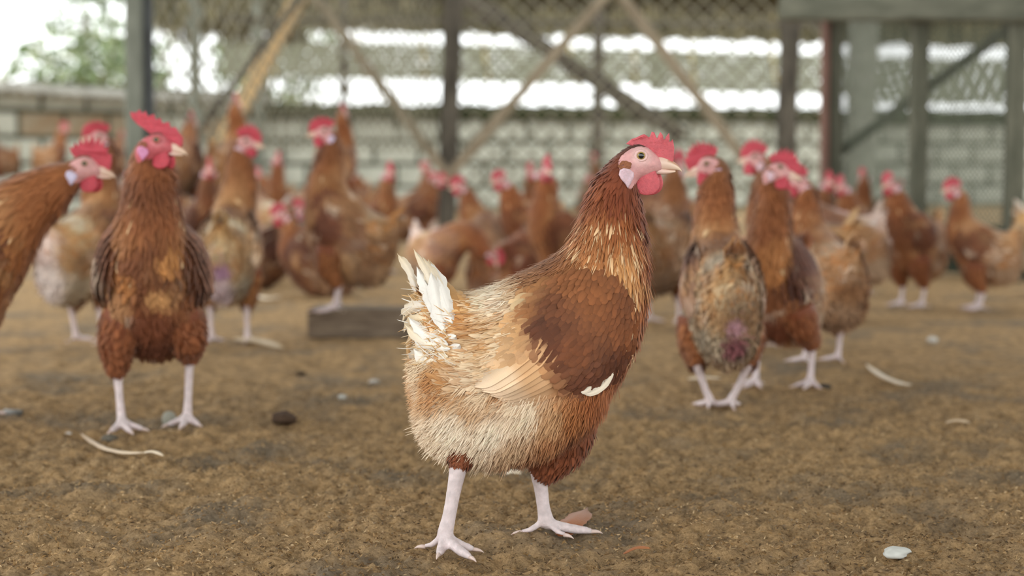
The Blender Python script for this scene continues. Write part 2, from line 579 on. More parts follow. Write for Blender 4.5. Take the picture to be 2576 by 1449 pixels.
S8 = np.array([((1416 + 1556) / 2 - 1330) / S, 0, (1375 - (626 + 960) / 2) / S])
HP = cpx(1588, 425)
HIP = np.array([0.02, 0, 0.13])


def rot2(dx, dz, a):
    c, s = np.cos(a), np.sin(a)
    return dx * c - dz * s, dx * s + dz * c


def warp(P, t, h, po):
    P = np.array(P, float)
    t = np.broadcast_to(t, (len(P),)); h = np.broadcast_to(h, (len(P),))
    # head about its pivot
    dx, dz = rot2(P[:, 0] - HP[0], P[:, 2] - HP[2], h * po.hp)
    dy = P[:, 1]
    dx, dy = rot2(dx, dy, h * po.hy)
    P = np.c_[HP[0] + dx, dy, HP[2] + dz]
    # neck about the shoulder
    dx, dz = rot2(P[:, 0] - S8[0], P[:, 2] - S8[2], t * po.np_)
    dx = dx + t * po.st[0]; dz = dz + t * po.st[1]
    dx, dy = rot2(dx, P[:, 1], t * po.ny)
    P = np.c_[S8[0] + dx, dy, S8[2] + dz]
    # whole trunk about the hips
    dx, dz = rot2(P[:, 0] - HIP[0], P[:, 2] - HIP[2], po.bp)
    return np.c_[HIP[0] + dx, P[:, 1], HIP[2] + dz - po.drop]


def tw(u): return sstep(7.3, 13.2, u)
def hw(u): return sstep(12.8, 15.6, u)


def canon(u, v, po=None):
    R = catmull(SECT, u)
    c, s = np.cos(v), np.sin(v)
    cx_ = (R[:, 0] + R[:, 2]) / 2 + (R[:, 0] - R[:, 2]) / 2 * c
    cz_ = (R[:, 1] + R[:, 3]) / 2 + (R[:, 1] - R[:, 3]) / 2 * c
    w = R[:, 4] * (po.fluff if po else 1.0)
    y = w * np.sign(s) * np.abs(s) ** 0.92
    return np.c_[(cx_ - 1330) / S, y / S, (1375 - cz_) / S]


def surf(u, v, po):
    return warp(canon(u, v, po), tw(u), hw(u), po)


LEGS_STD = [  # side, thigh pts, hock, ankle, foot yaw deg, toes
    dict(y=-1, thigh=[(0.030, 0.034, 0.150), (0.030, 0.040, 0.105), (0.012, 0.040, 0.072)], hock=(0.004, 0.040, 0.066), ankle=(0.010, 0.040, 0.013), yaw=0),
    dict(y=1, thigh=[(0.030, 0.034, 0.150), (0.030, 0.040, 0.105), (0.012, 0.040, 0.072)], hock=(0.004, 0.040, 0.066), ankle=(0.016, 0.040, 0.013), yaw=0)]


def foot_tubes(ank, yaw, toes=None):
    out = []
    ax, ay, az = ank
    toes = toes or [(-38, .040), (0, .052), (36, .040), (172, .022)]
    for a, L in toes:
        a = math.radians(a + yaw)
        dx, dy = math.cos(a), math.sin(a)
        hind = L < 0.03
        k = 0.6 if hind else 1.0
        pts = [(ax, ay, az), (ax + dx * L * .25, ay + dy * L * .25, az * (0.75 if not hind else .9)), (ax + dx * L * .6, ay + dy * L * .6, 0.0062), (ax + dx * L * .85, ay + dy * L * .85, 0.0048), (ax + dx * L, ay + dy * L, 0.0035)]
        out.append((pts, [0.0058 * k + .001, 0.0050 * k + .0006, 0.0044 * k + .0006, 0.0040 * k, 0.0026]))
    return out


def leg_parts(po):
    """lists of (pts, radii, kind, colour)"""
    parts = []
    if po.sit: return parts
    legs = po.legs or LEGS_STD
    for lg in legs:
        sy = lg['y']
        th = [np.array((a, b * sy, c + .075 * (po.legk - 1))) for a, b, c in lg['thigh']]
        hk = np.array(lg['hock']) * (1, sy, 1) + (0, 0, .075 * (po.legk - 1)); an = np.array(lg['ankle']) * (1, sy, 1)
        top = th[0].copy()
        # the top of the thigh follows the trunk's tilt
        dx, dz = rot2(top[0] - HIP[0], top[2] - HIP[2], po.bp); top[0] = HIP[0] + dx; top[2] = HIP[2] + dz
        pts = [top, (top + th[1]) / 2, th[1], (th[1] + th[2]) / 2, th[2], hk]
        rs = lg.get('r', [.036, .034, .027, .021, .0145, .009])
        parts.append((pts, rs, 'thigh'))
        parts.append(([hk + (0, 0, .008), hk, hk * .65 + an * .35, hk * .3 + an * .7, an + (0, 0, .004), an - (0, 0, .003)], [a_ * (1.32 if po.hero else 1.15) for a_ in (.0066, .0070, .0056, .0053, .0062, .0056)], 'shank'))
        for p, r in foot_tubes(an, lg['yaw'], lg.get('toes')):
            parts.append((p, r, 'shank'))
    return parts


def feather_mesh(P, D, N, L, W, C0, C1, rows=(0, .3, .62, .86, 1.0), prof=(.35, .9, 1.0, .72, 0), lift=.10, curl=.06, shaft=1.12, droop=None):
    n = len(P)
    D = unit(D); N = unit(N - (N * D).sum(1, keepdims=True) * D); B = np.cross(D, N)
    L = np.broadcast_to(L, (n,))[:, None]; W = np.broadcast_to(W, (n,))[:, None]
    VV, CC, UU = [], [], []
    seedv = rng.random(n)
    for t, w in zip(rows, prof):
        c = P + D * L * t + N * L * (lift * t - curl * t * t * t) + N * 0.0006
        col = C0 * (1 - t) + C1 * t
        if w == 0:
            VV.append(c); CC.append(col); UU.append(np.c_[seedv * 7 + .5, np.full(n, t) + seedv * 5])
        else:
            for s in (-1, 0, 1):
                q = c + B * W * w * 0.5 * s + N * W * (0.0 if s else 0.10)
                VV.append(q); CC.append(col * (shaft if s == 0 else 1.0))
                UU.append(np.c_[seedv * 7 + .5 * s, np.full(n, t) + seedv * 5])
    m = len(VV)
    V = np.stack(VV, 1).reshape(-1, 3); C = np.stack(CC, 1).reshape(-1, 3); U = np.stack(UU, 1).reshape(-1, 2)
    base = (np.arange(n) * m)[:, None]
    F = []
    R = (m - 1) // 3
    for k in range(R - 1):
        for s in (0, 1):
            F.append([k * 3 + s, k * 3 + s + 1, k * 3 + s + 4, k * 3 + s + 3])
    F.append([(R - 1) * 3, (R - 1) * 3 + 1, m - 1, m - 1]); F.append([(R - 1) * 3 + 1, (R - 1) * 3 + 2, m - 1, m - 1])
    F = np.array(F)
    quads = F[F[:, 2] != F[:, 3]]; tris = F[F[:, 2] == F[:, 3]][:, :3]
    Q = (base[:, :, None] + quads[None]).reshape(-1, 4)
    T = (base[:, :, None] + tris[None]).reshape(-1, 3)
    return V, Q, T, C, U


def join_feathers(name, sets, mat):
    V, C, U, Q, T = [], [], [], [], []
    off = 0
    for v, q, t, c, u in sets:
        V.append(v); C.append(c); U.append(u); Q.append(q + off); T.append(t + off); off += len(v)
    V = np.concatenate(V); C = np.concatenate(C); U = np.concatenate(U); Q = np.concatenate(Q); T = np.concatenate(T)
    me = bpy.data.meshes.new(name)
    me.vertices.add(len(V)); me.vertices.foreach_set('co', V.astype(np.float32).ravel())
    li = np.concatenate([Q.ravel(), T.ravel()]).astype(np.int32)
    me.loops.add(len(li)); me.loops.foreach_set('vertex_index', li)
    me.polygons.add(len(Q) + len(T))
    st = np.concatenate([np.arange(len(Q)) * 4, len(Q) * 4 + np.arange(len(T)) * 3]).astype(np.int32)
    me.polygons.foreach_set('loop_start', st)
    me.update(calc_edges=True)
    a = me.attributes.new('col', 'FLOAT_COLOR', 'POINT')
    c4 = np.ones((len(V), 4), dtype=np.float32); c4[:, :3] = np.clip(C, 0, 1)
    a.data.foreach_set('color', c4.ravel())
    ul = me.uv_layers.new(name='uv')
    ul.data.foreach_set('uv', U.astype(np.float32)[li].ravel())
    me.polygons.foreach_set('use_smooth', np.ones(len(me.polygons), bool))
    me.materials.append(mat)
    return me


def big_feather(p0, p1, bend, width, nrm, c0, c1, fray=0.15, seed=0, prof=None, nrow=14, cup=.12):
    """one large vaned feather from quill p0 to tip p1; bend = sideways bow vector"""
    r = np.random.default_rng(seed)
    p0, p1, bend = map(lambda a: np.asarray(a, float), (p0, p1, bend))
    nrm = np.asarray(nrm, float)
    V, C, U, F = [], [], [], []
    for k in range(nrow + 1):
        t = k / nrow
        c = p0 * (1 - t) + p1 * t + bend * math.sin(PI * t)
        d = unit(p1 - p0 + bend * PI * math.cos(PI * t))
        n = unit(nrm - d * (nrm @ d)); b = np.cross(d, n)
        w = width * (0.12 + 0.88 * min(1, t / 0.22) ** .7) * (1 if t < .72 else max(0.02, (1 - ((t - .72) / .28) ** 1.8)))
        for j, s in enumerate((-1, -.5, 0, .5, 1)):
            fr = 0
            if abs(s) > .6 and t > .15: fr = r.uniform(-fray, fray * .6)
            q = c + b * w * .5 * (s + (fr if s > 0 else -fr)) - n * width * cup * abs(s) + n * (0.0006 if s == 0 else 0)
            if t > .8: q = q + d * r.uniform(-1, 1) * fray * width * .8
            V.append(q)
            cc = np.asarray(c0) * (1 - t) + np.asarray(c1) * t
            C.append(cc * (1.1 if s == 0 else 1 - .06 * abs(s) + r.uniform(-.03, .03)))
            U.append((seed * 1.7 + s * .5, t + seed * .37))
    for k in range(nrow):
        for j in range(4):
            F.append((k * 5 + j, k * 5 + j + 1, (k + 1) * 5 + j + 1, (k + 1) * 5 + j))
    return np.array(V), F, np.array(C), np.array(U)


def colour_of(u, px, py, y, po, wing=False):
    c = idw(px, py, WING_C if wing else BODY_C)
    if wing: c = c * (1 - po.wmix) + lin(po.wingc) * po.wmix
    else:
        k = po.mix
        c = c * (1 - k) + lin(po.mixc) * k
        if po.mix:  # necks stay foxy, heads dark
            c = c * np.array([.97, 1.04, .96])
            kn = sstep(8.5, 11, u)[:, None] * (1 - sstep(13.5, 15, u)[:, None]) * .6
            c = c * (1 - kn) + lin((158, 92, 44)) * kn
    if po.mix:
        c = c * .90
        g_ = c.mean(1, keepdims=True); c = c * .93 + g_ * .07
        Q = np.c_[px / S, np.asarray(y) * np.ones(len(px)), py / S]
        sd = int(abs(po.np_) * 100) + int(po.mixc[1])
        neckk = 1 - .6 * sstep(9, 12, u)
        n1 = (.42 * sstep(.08, .55, vnoise(Q * 24, sd)) * neckk)[:, None]
        c = c * (1 - n1) + lin((196, 150, 104)) * n1
        n2 = (.5 * sstep(.05, .6, vnoise(Q * 19, sd + 3)))[:, None]
        c = c * (1 - n2) + lin((84, 46, 28)) * n2
        n3 = (.6 * sstep(.5, .75, vnoise(Q * np.array([40, 40, 60]), sd + 6)) * (1 - sstep(7.5, 9, u)))[:, None]
        c = c * (1 - n3) + lin((216, 192, 168)) * n3
    if po.hero and not wing:
        Q = np.c_[px / S, np.asarray(y) * np.ones(len(px)), py / S]
        rg = sstep(1400, 1330, px) if False else (1 - sstep(1310, 1390, px)) * sstep(730, 760, py) * (1 - sstep(960, 1030, py))
        n1 = vnoise(Q * 62, 21) + .5 * vnoise(Q * 130, 22)
        a_ = (.55 * rg * sstep(.1, .7, n1))[:, None]; b_ = (.6 * rg * sstep(.1, .7, -n1))[:, None]
        c = c * (1 - a_) + lin((244, 226, 196)) * a_; c = c * (1 - b_) + lin((178, 116, 62)) * b_
    for (sx, sy, sz, r, cc) in po.spots:
        d = np.sqrt(((px - 1330) / S - sx) ** 2 + (y - sy) ** 2 + ((1375 - py) / S - sz) ** 2)
        k = (1 - sstep(r * .5, r, d))[:, None]
        c = c * (1 - k) + lin(cc) * k
    return c


def solid_from_curve(name, pts, ext, bev, mat, col, res=0):
    cu = bpy.data.curves.new(name, 'CURVE'); cu.dimensions = '2D'; cu.fill_mode = 'BOTH'
    sp = cu.splines.new('POLY'); sp.points.add(len(pts) - 1)
    for i, (x, z) in enumerate(pts): sp.points[i].co = (x, z, 0, 1)
    sp.use_cyclic_u = True
    cu.extrude = ext; cu.bevel_depth = bev; cu.bevel_resolution = 2; cu.offset = -bev * .6
    o = bpy.data.objects.new(name, cu); COL.objects.link(o)
    dg = bpy.context.evaluated_depsgraph_get()
    me = bpy.data.meshes.new_from_object(o.evaluated_get(dg))
    n = len(me.vertices)
    co = np.empty(n * 3, dtype=np.float32); me.vertices.foreach_get('co', co); co = co.reshape(-1, 3)
    V = np.c_[co[:, 0], -co[:, 2], co[:, 1]]
    F = [tuple(p.vertices)[::-1] for p in me.polygons]
    bpy.data.objects.remove(o); bpy.data.curves.remove(cu); bpy.data.meshes.remove(me)
    return V, F


COMB_MAIN = [(1578, 356), (1590, 346), (1602, 342), (1612, 337), (1620, 334), (1627, 338), (1632, 343), (1637, 339), (1641, 328), (1645, 329), (1650, 342), (1654, 345), (1658, 336), (1661, 330), (1665, 335), (1668, 346), (1672, 348), (1677, 339), (1682, 333), (1683, 344), (1682, 354), (1687, 352), (1692, 348), (1695, 368), (1693, 400), (1686, 404), (1670, 400), (1655, 392), (1642, 380), (1625, 370), (1600, 364)]
COMB_SPIKY = [(1572, 372), (1556, 356), (1550, 338), (1560, 342), (1564, 322), (1574, 334), (1580, 308), (1592, 326), (1600, 296), (1610, 320), (1622, 290), (1630, 318), (1644, 294), (1648, 322), (1662, 306), (1664, 330), (1678, 322), (1678, 345), (1690, 346), (1694, 372), (1692, 398), (1684, 404), (1668, 400), (1652, 392), (1640, 380), (1620, 372), (1595, 372)]
COMB_ROUND = [(1560, 366), (1546, 346), (1548, 330), (1562, 336), (1570, 318), (1586, 326), (1598, 308), (1612, 322), (1626, 306), (1638, 322), (1652, 312), (1660, 328), (1676, 330), (1688, 348), (1694, 372), (1692, 398), (1684, 404), (1668, 400), (1652, 392), (1640, 380), (1620, 372), (1590, 372)]
COMB_BACK = [(1580, 370), (1552, 352), (1520, 336), (1500, 318), (1492, 300), (1512, 298), (1520, 286), (1534, 300), (1546, 290), (1556, 308), (1574, 296), (1584, 316), (1602, 308), (1612, 326), (1632, 318), (1640, 336), (1662, 334), (1674, 350), (1690, 366), (1692, 396), (1680, 402), (1660, 396), (1644, 382), (1620, 374)]
COMBS = dict(main=COMB_MAIN, spiky=COMB_SPIKY, round=COMB_ROUND, back=COMB_BACK)


def ellipsoid(c, r, n=14, m=10, fn=None):
    V, F = [], []
    for i in range(m + 1):
        th = PI * i / m
        for j in range(n):
            a = 2 * PI * j / n
            d = np.array((math.sin(th) * math.cos(a), math.sin(th) * math.sin(a), math.cos(th)))
            V.append(d)
    V = np.array(V)
    if fn is not None: V = fn(V)
    V = V * np.asarray(r) + np.asarray(c)
    for i in range(m):
        for j in range(n):
            F.append((i * n + j, (i + 1) * n + j, (i + 1) * n + (j + 1) % n, i * n + (j + 1) % n))
    return V, F


_us = np.linspace(0, NS - 1, 150); _vs = np.linspace(0.02, PI - 0.02, 50)
_UG, _VG = [a.ravel() for a in np.meshgrid(_us, _vs)]
_CP = canon(_UG, _VG)
_KD = kdtree.KDTree(len(_CP))
for _i in range(len(_CP)): _KD.insert((_CP[_i, 0] * S, _CP[_i, 2] * S, 0), _i)
_KD.balance()


def side_lookup(px, py):
    """half width (m), loft u, at profile pixel positions"""
    yy, uu = [], []
    for a, b in zip(px, py):
        r = _KD.find_n((a - 1330, 1375 - b, 0), 3)
        w = np.array([1 / (q[2] + 2) for q in r]); ids = [q[1] for q in r]
        yy.append((w * _CP[ids, 1]).sum() / w.sum()); uu.append((w * _UG[ids]).sum() / w.sum())
    return np.array(yy), np.array(uu)


# wing grid shared by all hens (canonical)
def dist_poly(px, py, poly):
    d = np.full(len(px), 1e9)
    for i in range(len(poly)):
        a = np.array(poly[i], float); b = np.array(poly[(i + 1) % len(poly)], float)
        ab = b - a
        t = np.clip(((px - a[0]) * ab[0] + (py - a[1]) * ab[1]) / (ab @ ab), 0, 1)
        d = np.minimum(d, np.hypot(px - a[0] - t * ab[0], py - a[1] - t * ab[1]))
    return d


def wing_offset(px, py):
    d = dist_poly(px, py, WING) * np.where(inpoly(px, py, WING), 1, -1)
    return (-3 + 27 * sstep(-2, 75, d)) / S


def wing_pos(px, py, extra=0.0):
    y, u = side_lookup(px, py)
    return np.c_[(px - 1330) / S, y + wing_offset(px, py) + extra / S, (1375 - py) / S], u


_wx, _wy = np.meshgrid(np.arange(1200, 1612, 14), np.arange(650, 1012, 14))
_WP, _WU = wing_pos(_wx.ravel(), _wy.ravel())
_WIN = inpoly(_wx.ravel(), _wy.ravel(), WING)


def wing_flow(px, py):
    k = sstep(1330, 1590, px)
    a = np.radians(205 + 52 * k)  # direction in profile, y down: back-and-down
    return np.c_[np.cos(a), np.zeros(len(px)), np.sin(a)]  # x,z with z up: sin negative = down


def build_hen(po):
    parts = []  # (name, mesh, extra dict, subparts)
    dens = po.dens
    # ---- continuous body -------------------------------------------------
    nu, nv = (110, 44) if po.hero else (80, 30)
    us = np.linspace(0, NS - 1, nu); vs = np.linspace(0, 2 * PI, nv, endpoint=False)
    UG, VG = np.meshgrid(us, vs, indexing='ij')
    P = surf(UG.ravel(), VG.ravel(), po)
    F = []
    for i in range(nu - 1):
        for j in range(nv):
            F.append((i * nv + j, i * nv + (j + 1) % nv, (i + 1) * nv + (j + 1) % nv, (i + 1) * nv + j))
    F.append(tuple(range(nv - 1, -1, -1))); F.append(tuple(range((nu - 1) * nv, nu * nv)))
    V = list(P); off = len(P)
    legs = leg_parts(po)
    kdpts, kdcol = [], []
    legcol = lin((218, 202, 202))
    for pts, rs, kind in legs:
        # resample
        pts = np.asarray(pts, float); rs = np.asarray(rs, float)
        k = np.linspace(0, len(pts) - 1, len(pts) * 3)
        Q = catmull(np.c_[pts, rs], k)
        v, f = tube(Q[:, :3], Q[:, 3], 14)
        V.extend(v); F.extend([tuple(a + off for a in ff) for ff in f]); off += len(v)
    me = mk_mesh('body', np.array(V), F)
    o = link('body', me)
    md = o.modifiers.new('r', 'REMESH'); md.mode = 'VOXEL'; md.voxel_size = po.voxel; md.use_smooth_shade = True
    ms = o.modifiers.new('s', 'SMOOTH'); ms.factor = 0.5; ms.iterations = 3
    dg = bpy.context.evaluated_depsgraph_get()
    bme = bpy.data.meshes.new_from_object(o.evaluated_get(dg))
    bpy.data.objects.remove(o); bpy.data.meshes.remove(me)
    n = len(bme.vertices)
    co = np.empty(n * 3, dtype=np.float32); bme.vertices.foreach_get('co', co); co = co.reshape(-1, 3)
    # colour by nearest reference point
    cp = canon(UG.ravel(), VG.ravel(), po)
    px, py = cp[:, 0] * S + 1330, 1375 - cp[:, 2] * S
    uu = UG.ravel()
    refc = colour_of(uu, px, py, cp[:, 1], po) * .8
    face = (uu > 13.2) & inpoly(px, py, FACE) | (uu > 18.2)
    fc = lin(po.face)
    fcol = np.tile(fc, (len(px), 1)) * (0.92 + .12 * vnoise(cp * 260, 5))[:, None]
    pale = (1 - sstep(18, 34, np.hypot(px - 1612, py - 388)))[:, None]
    pale = pale * (1.0 if po.hero else .35)
    fcol = fcol * (1 - pale * .4) + lin((238, 206, 200)) * pale * .4
    refc[face] = fcol[face]
    ref = [P]; rc = [refc]
    for pts, rs, kind in legs:
        pts = np.asarray(pts, float); rs = np.asarray(rs, float)
        Q = catmull(np.c_[pts, rs], np.linspace(0, len(pts) - 1, 24))
        v, f = tube(Q[:, :3], Q[:, 3], 8)
        ref.append(v)
        if kind == 'thigh': rc.append(np.tile(lin((122, 66, 38)), (len(v), 1)))
        else: rc.append(legcol * (0.95 + .1 * vnoise(v * 300, 8))[:, None])
    ref = np.concatenate(ref); rc = np.concatenate(rc)
    kd = kdtree.KDTree(len(ref))
    for i in range(len(ref)): kd.insert(ref[i], i)
    kd.balance()
    idx = np.array([kd.find(Vector(c.tolist()))[1] for c in co])
    a = bme.attributes.new('col', 'FLOAT_COLOR', 'POINT')
    c4 = np.ones((n, 4), dtype=np.float32); c4[:, :3] = np.clip(rc[idx], 0, 1); a.data.foreach_set('color', c4.ravel())
    bme.polygons.foreach_set('use_smooth', np.ones(len(bme.polygons), bool))
    bme.materials.clear(); bme.materials.append(M_SKIN); bme.name = 'body'
    parts.append(('body', bme, {}, []))
    # ---- plumage ---------------------------------------------------------
    sets = []
    area_n = int(44000 if po.hero else 9000 * dens)
    u = rng.uniform(0.0, 18.2, area_n * 2); v = rng.uniform(0, 2 * PI, area_n * 2)
    R = catmull(SECT, u)
    # density weight: local circumference, smaller feathers towards the head
    circ = np.hypot(R[:, 0] - R[:, 2], R[:, 1] - R[:, 3]) / 2 + R[:, 4]
    small = 1.0 + 1.4 * sstep(9, 12, u) + 4.5 * sstep(13, 15, u)
    wgt = circ / 330 * small / 2.2
    keep = rng.random(len(u)) < wgt
    u, v = u[keep], v[keep]
    C = canon(u, v, po)
    px, py = C[:, 0] * S + 1330, 1375 - C[:, 2] * S
    keep = ~((u > 13.2) & inpoly(px, py, FACE)) & (u < 18.2 - 2.2 * (np.abs(np.sin(v)) > .5))
    keep &= ~((u > 17.0) & (np.cos(v) < .8))
    keep &= ~((py > 452) & (px > 1604) & (u > 15))
    inw = inpoly(px, py, WING) & (dist_poly(px, py, WING) > 22)
    keep &= ~(inw & (np.abs(np.sin(v)) > .25) & (rng.random(len(u)) < .8))
    u, v, C, px, py = u[keep], v[keep], C[keep], px[keep], py[keep]
    e = 0.02
    P = surf(u, v, po); Pu = surf(u - 0.12, v, po) - P; Pv = surf(u, v + e, po) - P
    N = np.cross(unit(Pu), unit(Pv))
    cen = surf(u, v + PI, po)
    N *= np.sign(((P - cen) * N).sum(1))[:, None]; N = unit(N)
    D = unit(Pu)
    low = sstep(950, 1120, py)[:, None] * sstep(1520, 1380, px)[:, None] if False else (sstep(950, 1120, py) * (1 - sstep(1380, 1540, px)))[:, None]
    D = D + low * np.array([0.15, 0, -1.1]) + np.array([0, 0, -0.18]) * (1 - sstep(12, 14, u))[:, None]
    D += rng.normal(0, .13, D.shape)
    D = unit(D)
    fl = 1.0 if po.hero else 1.35
    neck = sstep(8.6, 10.5, u) * (1 - sstep(13.0, 14.5, u)); head = sstep(13.2, 15.2, u)
    L = (33 * (1 - neck) + 54 * neck) * (1 - head) + 13 * head
    W = (17 * (1 - neck) + 8.5 * neck) * (1 - head) + 5 * head
    L = L * (1 + .35 * low[:, 0]); W = W * (1 - .45 * low[:, 0])
    L = L * rng.uniform(.8, 1.25, len(L)) / S * (1 + (fl - 1) * (1 - head)); W = W * rng.uniform(.85, 1.15, len(W)) / S * (1 + (fl - 1) * (1 - head))
    col = colour_of(u, px, py, C[:, 1], po)
    lum = rng.normal(1, .07, len(u)); lum *= 1 + .12 * vnoise(C * 45, 4)
    # pale pointed hackles low on the neck, rufous patches and pale lacing on the rump
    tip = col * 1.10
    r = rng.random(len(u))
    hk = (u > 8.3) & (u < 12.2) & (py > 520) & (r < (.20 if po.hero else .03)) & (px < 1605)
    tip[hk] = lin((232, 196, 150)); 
    c0 = col * .86  # bases darkened: shade under overlapping feathers put into the colour
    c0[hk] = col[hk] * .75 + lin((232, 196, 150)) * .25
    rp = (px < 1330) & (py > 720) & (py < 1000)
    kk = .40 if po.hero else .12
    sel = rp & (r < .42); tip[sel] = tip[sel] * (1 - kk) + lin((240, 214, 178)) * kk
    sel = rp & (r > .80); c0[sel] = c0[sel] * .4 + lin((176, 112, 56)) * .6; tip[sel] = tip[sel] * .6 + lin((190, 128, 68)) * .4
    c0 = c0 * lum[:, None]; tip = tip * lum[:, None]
    soft = rp & (u < 7)
    L = np.where(soft, L * 1.3, L)
    lift = .16 * (1 - head) * (1 - .6 * neck) + .04
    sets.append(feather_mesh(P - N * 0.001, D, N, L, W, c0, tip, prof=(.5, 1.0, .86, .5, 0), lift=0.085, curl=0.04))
    if po.hero:
        kk_ = rng.random(len(u)) < np.where(u < 8.5, .8, .25)
        kk_ &= u < 12.5
        m_ = kk_.sum()
        jit = unit(D[kk_] + rng.normal(0, .12, (m_, 3)))
        sets.append(feather_mesh(P[kk_] + N[kk_] * .0012 + jit * rng.uniform(-.006, .006, (m_, 1)), jit, N[kk_], L[kk_] * rng.uniform(.7, 1.1, m_), rng.uniform(1.6, 3.6, m_) / S, (c0[kk_] + tip[kk_]) / 2, tip[kk_] * .98, prof=(.8, 1, .8, .5, 0), lift=.13, curl=.03))
    # fine fluff under the belly and at the vent
    nf = int(17000 if po.hero else 1800 * dens)
    u = rng.uniform(0.2, 7.6, nf); v = PI + rng.normal(0, .95, nf)
    C = canon(u, v, po); px, py = C[:, 0] * S + 1330, 1375 - C[:, 2] * S
    k = (py > 940 - (u < 2.5) * 60); u, v, C, px, py = u[k], v[k], C[k], px[k], py[k]
    P = surf(u, v, po); Pu = surf(u - .1, v, po) - P; Pv = surf(u, v + e, po) - P
    N = np.cross(unit(Pu), unit(Pv)); cen = surf(u, v + PI, po); N *= np.sign(((P - cen) * N).sum(1))[:, None]
    D = unit(unit(Pu) * .5 + np.array([-.12, 0, -.85]) + unit(N) * .32 + rng.normal(0, .16, P.shape))
    col = colour_of(u, px, py, C[:, 1], po) * rng.normal(1, .05, len(u))[:, None]
    sets.append(feather_mesh(P, D, N, rng.uniform(26, 50, len(u)) / S, rng.uniform(1.8, 4.2, len(u)) / S * (1 if po.hero else 2.6), col * .97, col * 1.05, prof=(.8, 1, .8, .5, 0), lift=.08, curl=.1))
    # thighs
    for pts, rs, kind in legs:
        if kind != 'thigh': continue
        pts = np.asarray(pts, float); rs = np.asarray(rs, float)
        nt = int((1800 if po.hero else 650) * 1)
        k = rng.uniform(0.6, len(pts) - 1.05, nt); a = rng.uniform(0, 2 * PI, nt)
        Q = catmull(np.c_[pts, rs], k); Q2 = catmull(np.c_[pts, rs], np.minimum(k + .15, len(pts) - 1))
        T = unit(Q2[:, :3] - Q[:, :3]); A = unit(np.cross(T, np.array([0, 1., 0]))); B = np.cross(T, A)
        N = A * np.cos(a)[:, None] + B * np.sin(a)[:, None]
        P = Q[:, :3] + N * (Q[:, 3] - .0012)[:, None]
        tc = lin((124, 68, 40)) if po.hero else lin((124, 74, 42)) * .45 + lin(po.mixc) * .5
        col = tc * rng.normal(1, .14, nt)[:, None]
        endk = sstep(len(pts) - 2.2, len(pts) - 1.1, k)
        D = T + rng.normal(0, .12, P.shape) + N * .02
        sets.append(feather_mesh(P, D, N, rng.uniform(24, 40, nt) / S * (1 - .45 * endk), rng.uniform(9, 15, nt) / S * (1 - .4 * endk) * (1 if po.hero else 1.4), col * .92, col * 1.06, prof=(.5, 1, .8, .45, 0), lift=.06, curl=.05))
    if po.hero:  # wispy loose barbs round the tail
        m_ = 240
        px = rng.uniform(1040, 1150, m_); py = rng.uniform(715, 900, m_); y, _ = side_lookup(px, py)
        P = np.c_[(px - 1330) / S, -(y + rng.uniform(2, 12, m_) / S), (1375 - py) / S]
        D = unit(np.c_[rng.uniform(-1, -.45, m_), rng.normal(-.15, .2, m_), rng.normal(.05, .55, m_)])
        cc = lin(np.array([(240, 234, 224), (230, 210, 180), (206, 166, 114)]))[rng.integers(0, 3, m_)]
        sets.append(feather_mesh(P, D, np.tile([[0, -1., 0]], (m_, 1)), rng.uniform(24, 52, m_) / S, rng.uniform(1.4, 4.0, m_) / S, cc, cc * 1.03, prof=(.8, 1, .8, .5, 0), lift=.12, curl=.25))
    # ear tuft
    for sy in (-1, 1):
        m_ = 50 if po.hero else 14
        a = rng.uniform(0, 2 * PI, m_); r = np.sqrt(rng.random(m_)) * 13
        px, py = 1573 + r * np.cos(a) * 1.1, 409 + r * np.sin(a) * .8
        y, _ = side_lookup(px, py)
        P = warp(np.c_[(px - 1330) / S, sy * (y + .0012), (1375 - py) / S], 1.0, 1.0, po)
        D = warp(np.c_[(px - 1330) / S - .01, sy * (y + .0012), (1375 - py) / S - .003], 1.0, 1.0, po) - P
        N = warp(np.c_[(px - 1330) / S, sy * (y + .0112), (1375 - py) / S], 1.0, 1.0, po) - P
        col = np.tile(lin((140, 88, 60)), (m_, 1)) * rng.normal(1, .12, m_)[:, None]
        sets.append(feather_mesh(P, D, N, 10 / S, 6 / S, col * .9, col * 1.1, lift=.2))
    parts.append(('plumage', join_feathers('plumage', sets, M_FEATHER), {'kind': 'stuff'}, []))
    # ---- wings -----------------------------------------------------------
    for sy in (-1, 1):
        gy, gx = _wx.shape
        sink = (0 if po.hero else 1) * 15 / S
        Pw = (_WP - np.array([0, 1, 0]) * (sink * sstep(1440, 1570, _wx.ravel()))[:, None]) * (1, sy * po.fluff, 1)
        Vw = warp(Pw, tw(_WU), hw(_WU), po)
        cw = colour_of(_WU, _wx.ravel() * 1.0, _wy.ravel() * 1.0, _WP[:, 1] * sy, po, True) * .8
        F = []
        for i in range(gy - 1):
            for j in range(gx - 1):
                q = (i * gx + j, i * gx + j + 1, (i + 1) * gx + j + 1, (i + 1) * gx + j)
                if any(_WIN[list(q)]): F.append(q if sy < 0 else q[::-1])
        wm = mk_mesh('wing', Vw, F, M_FEATHER, cw, np.c_[_wx.ravel() / 30, _wy.ravel() / 30])
        subs = []
        # flight feathers as sub-parts
        nfl = 11 if po.hero else 5
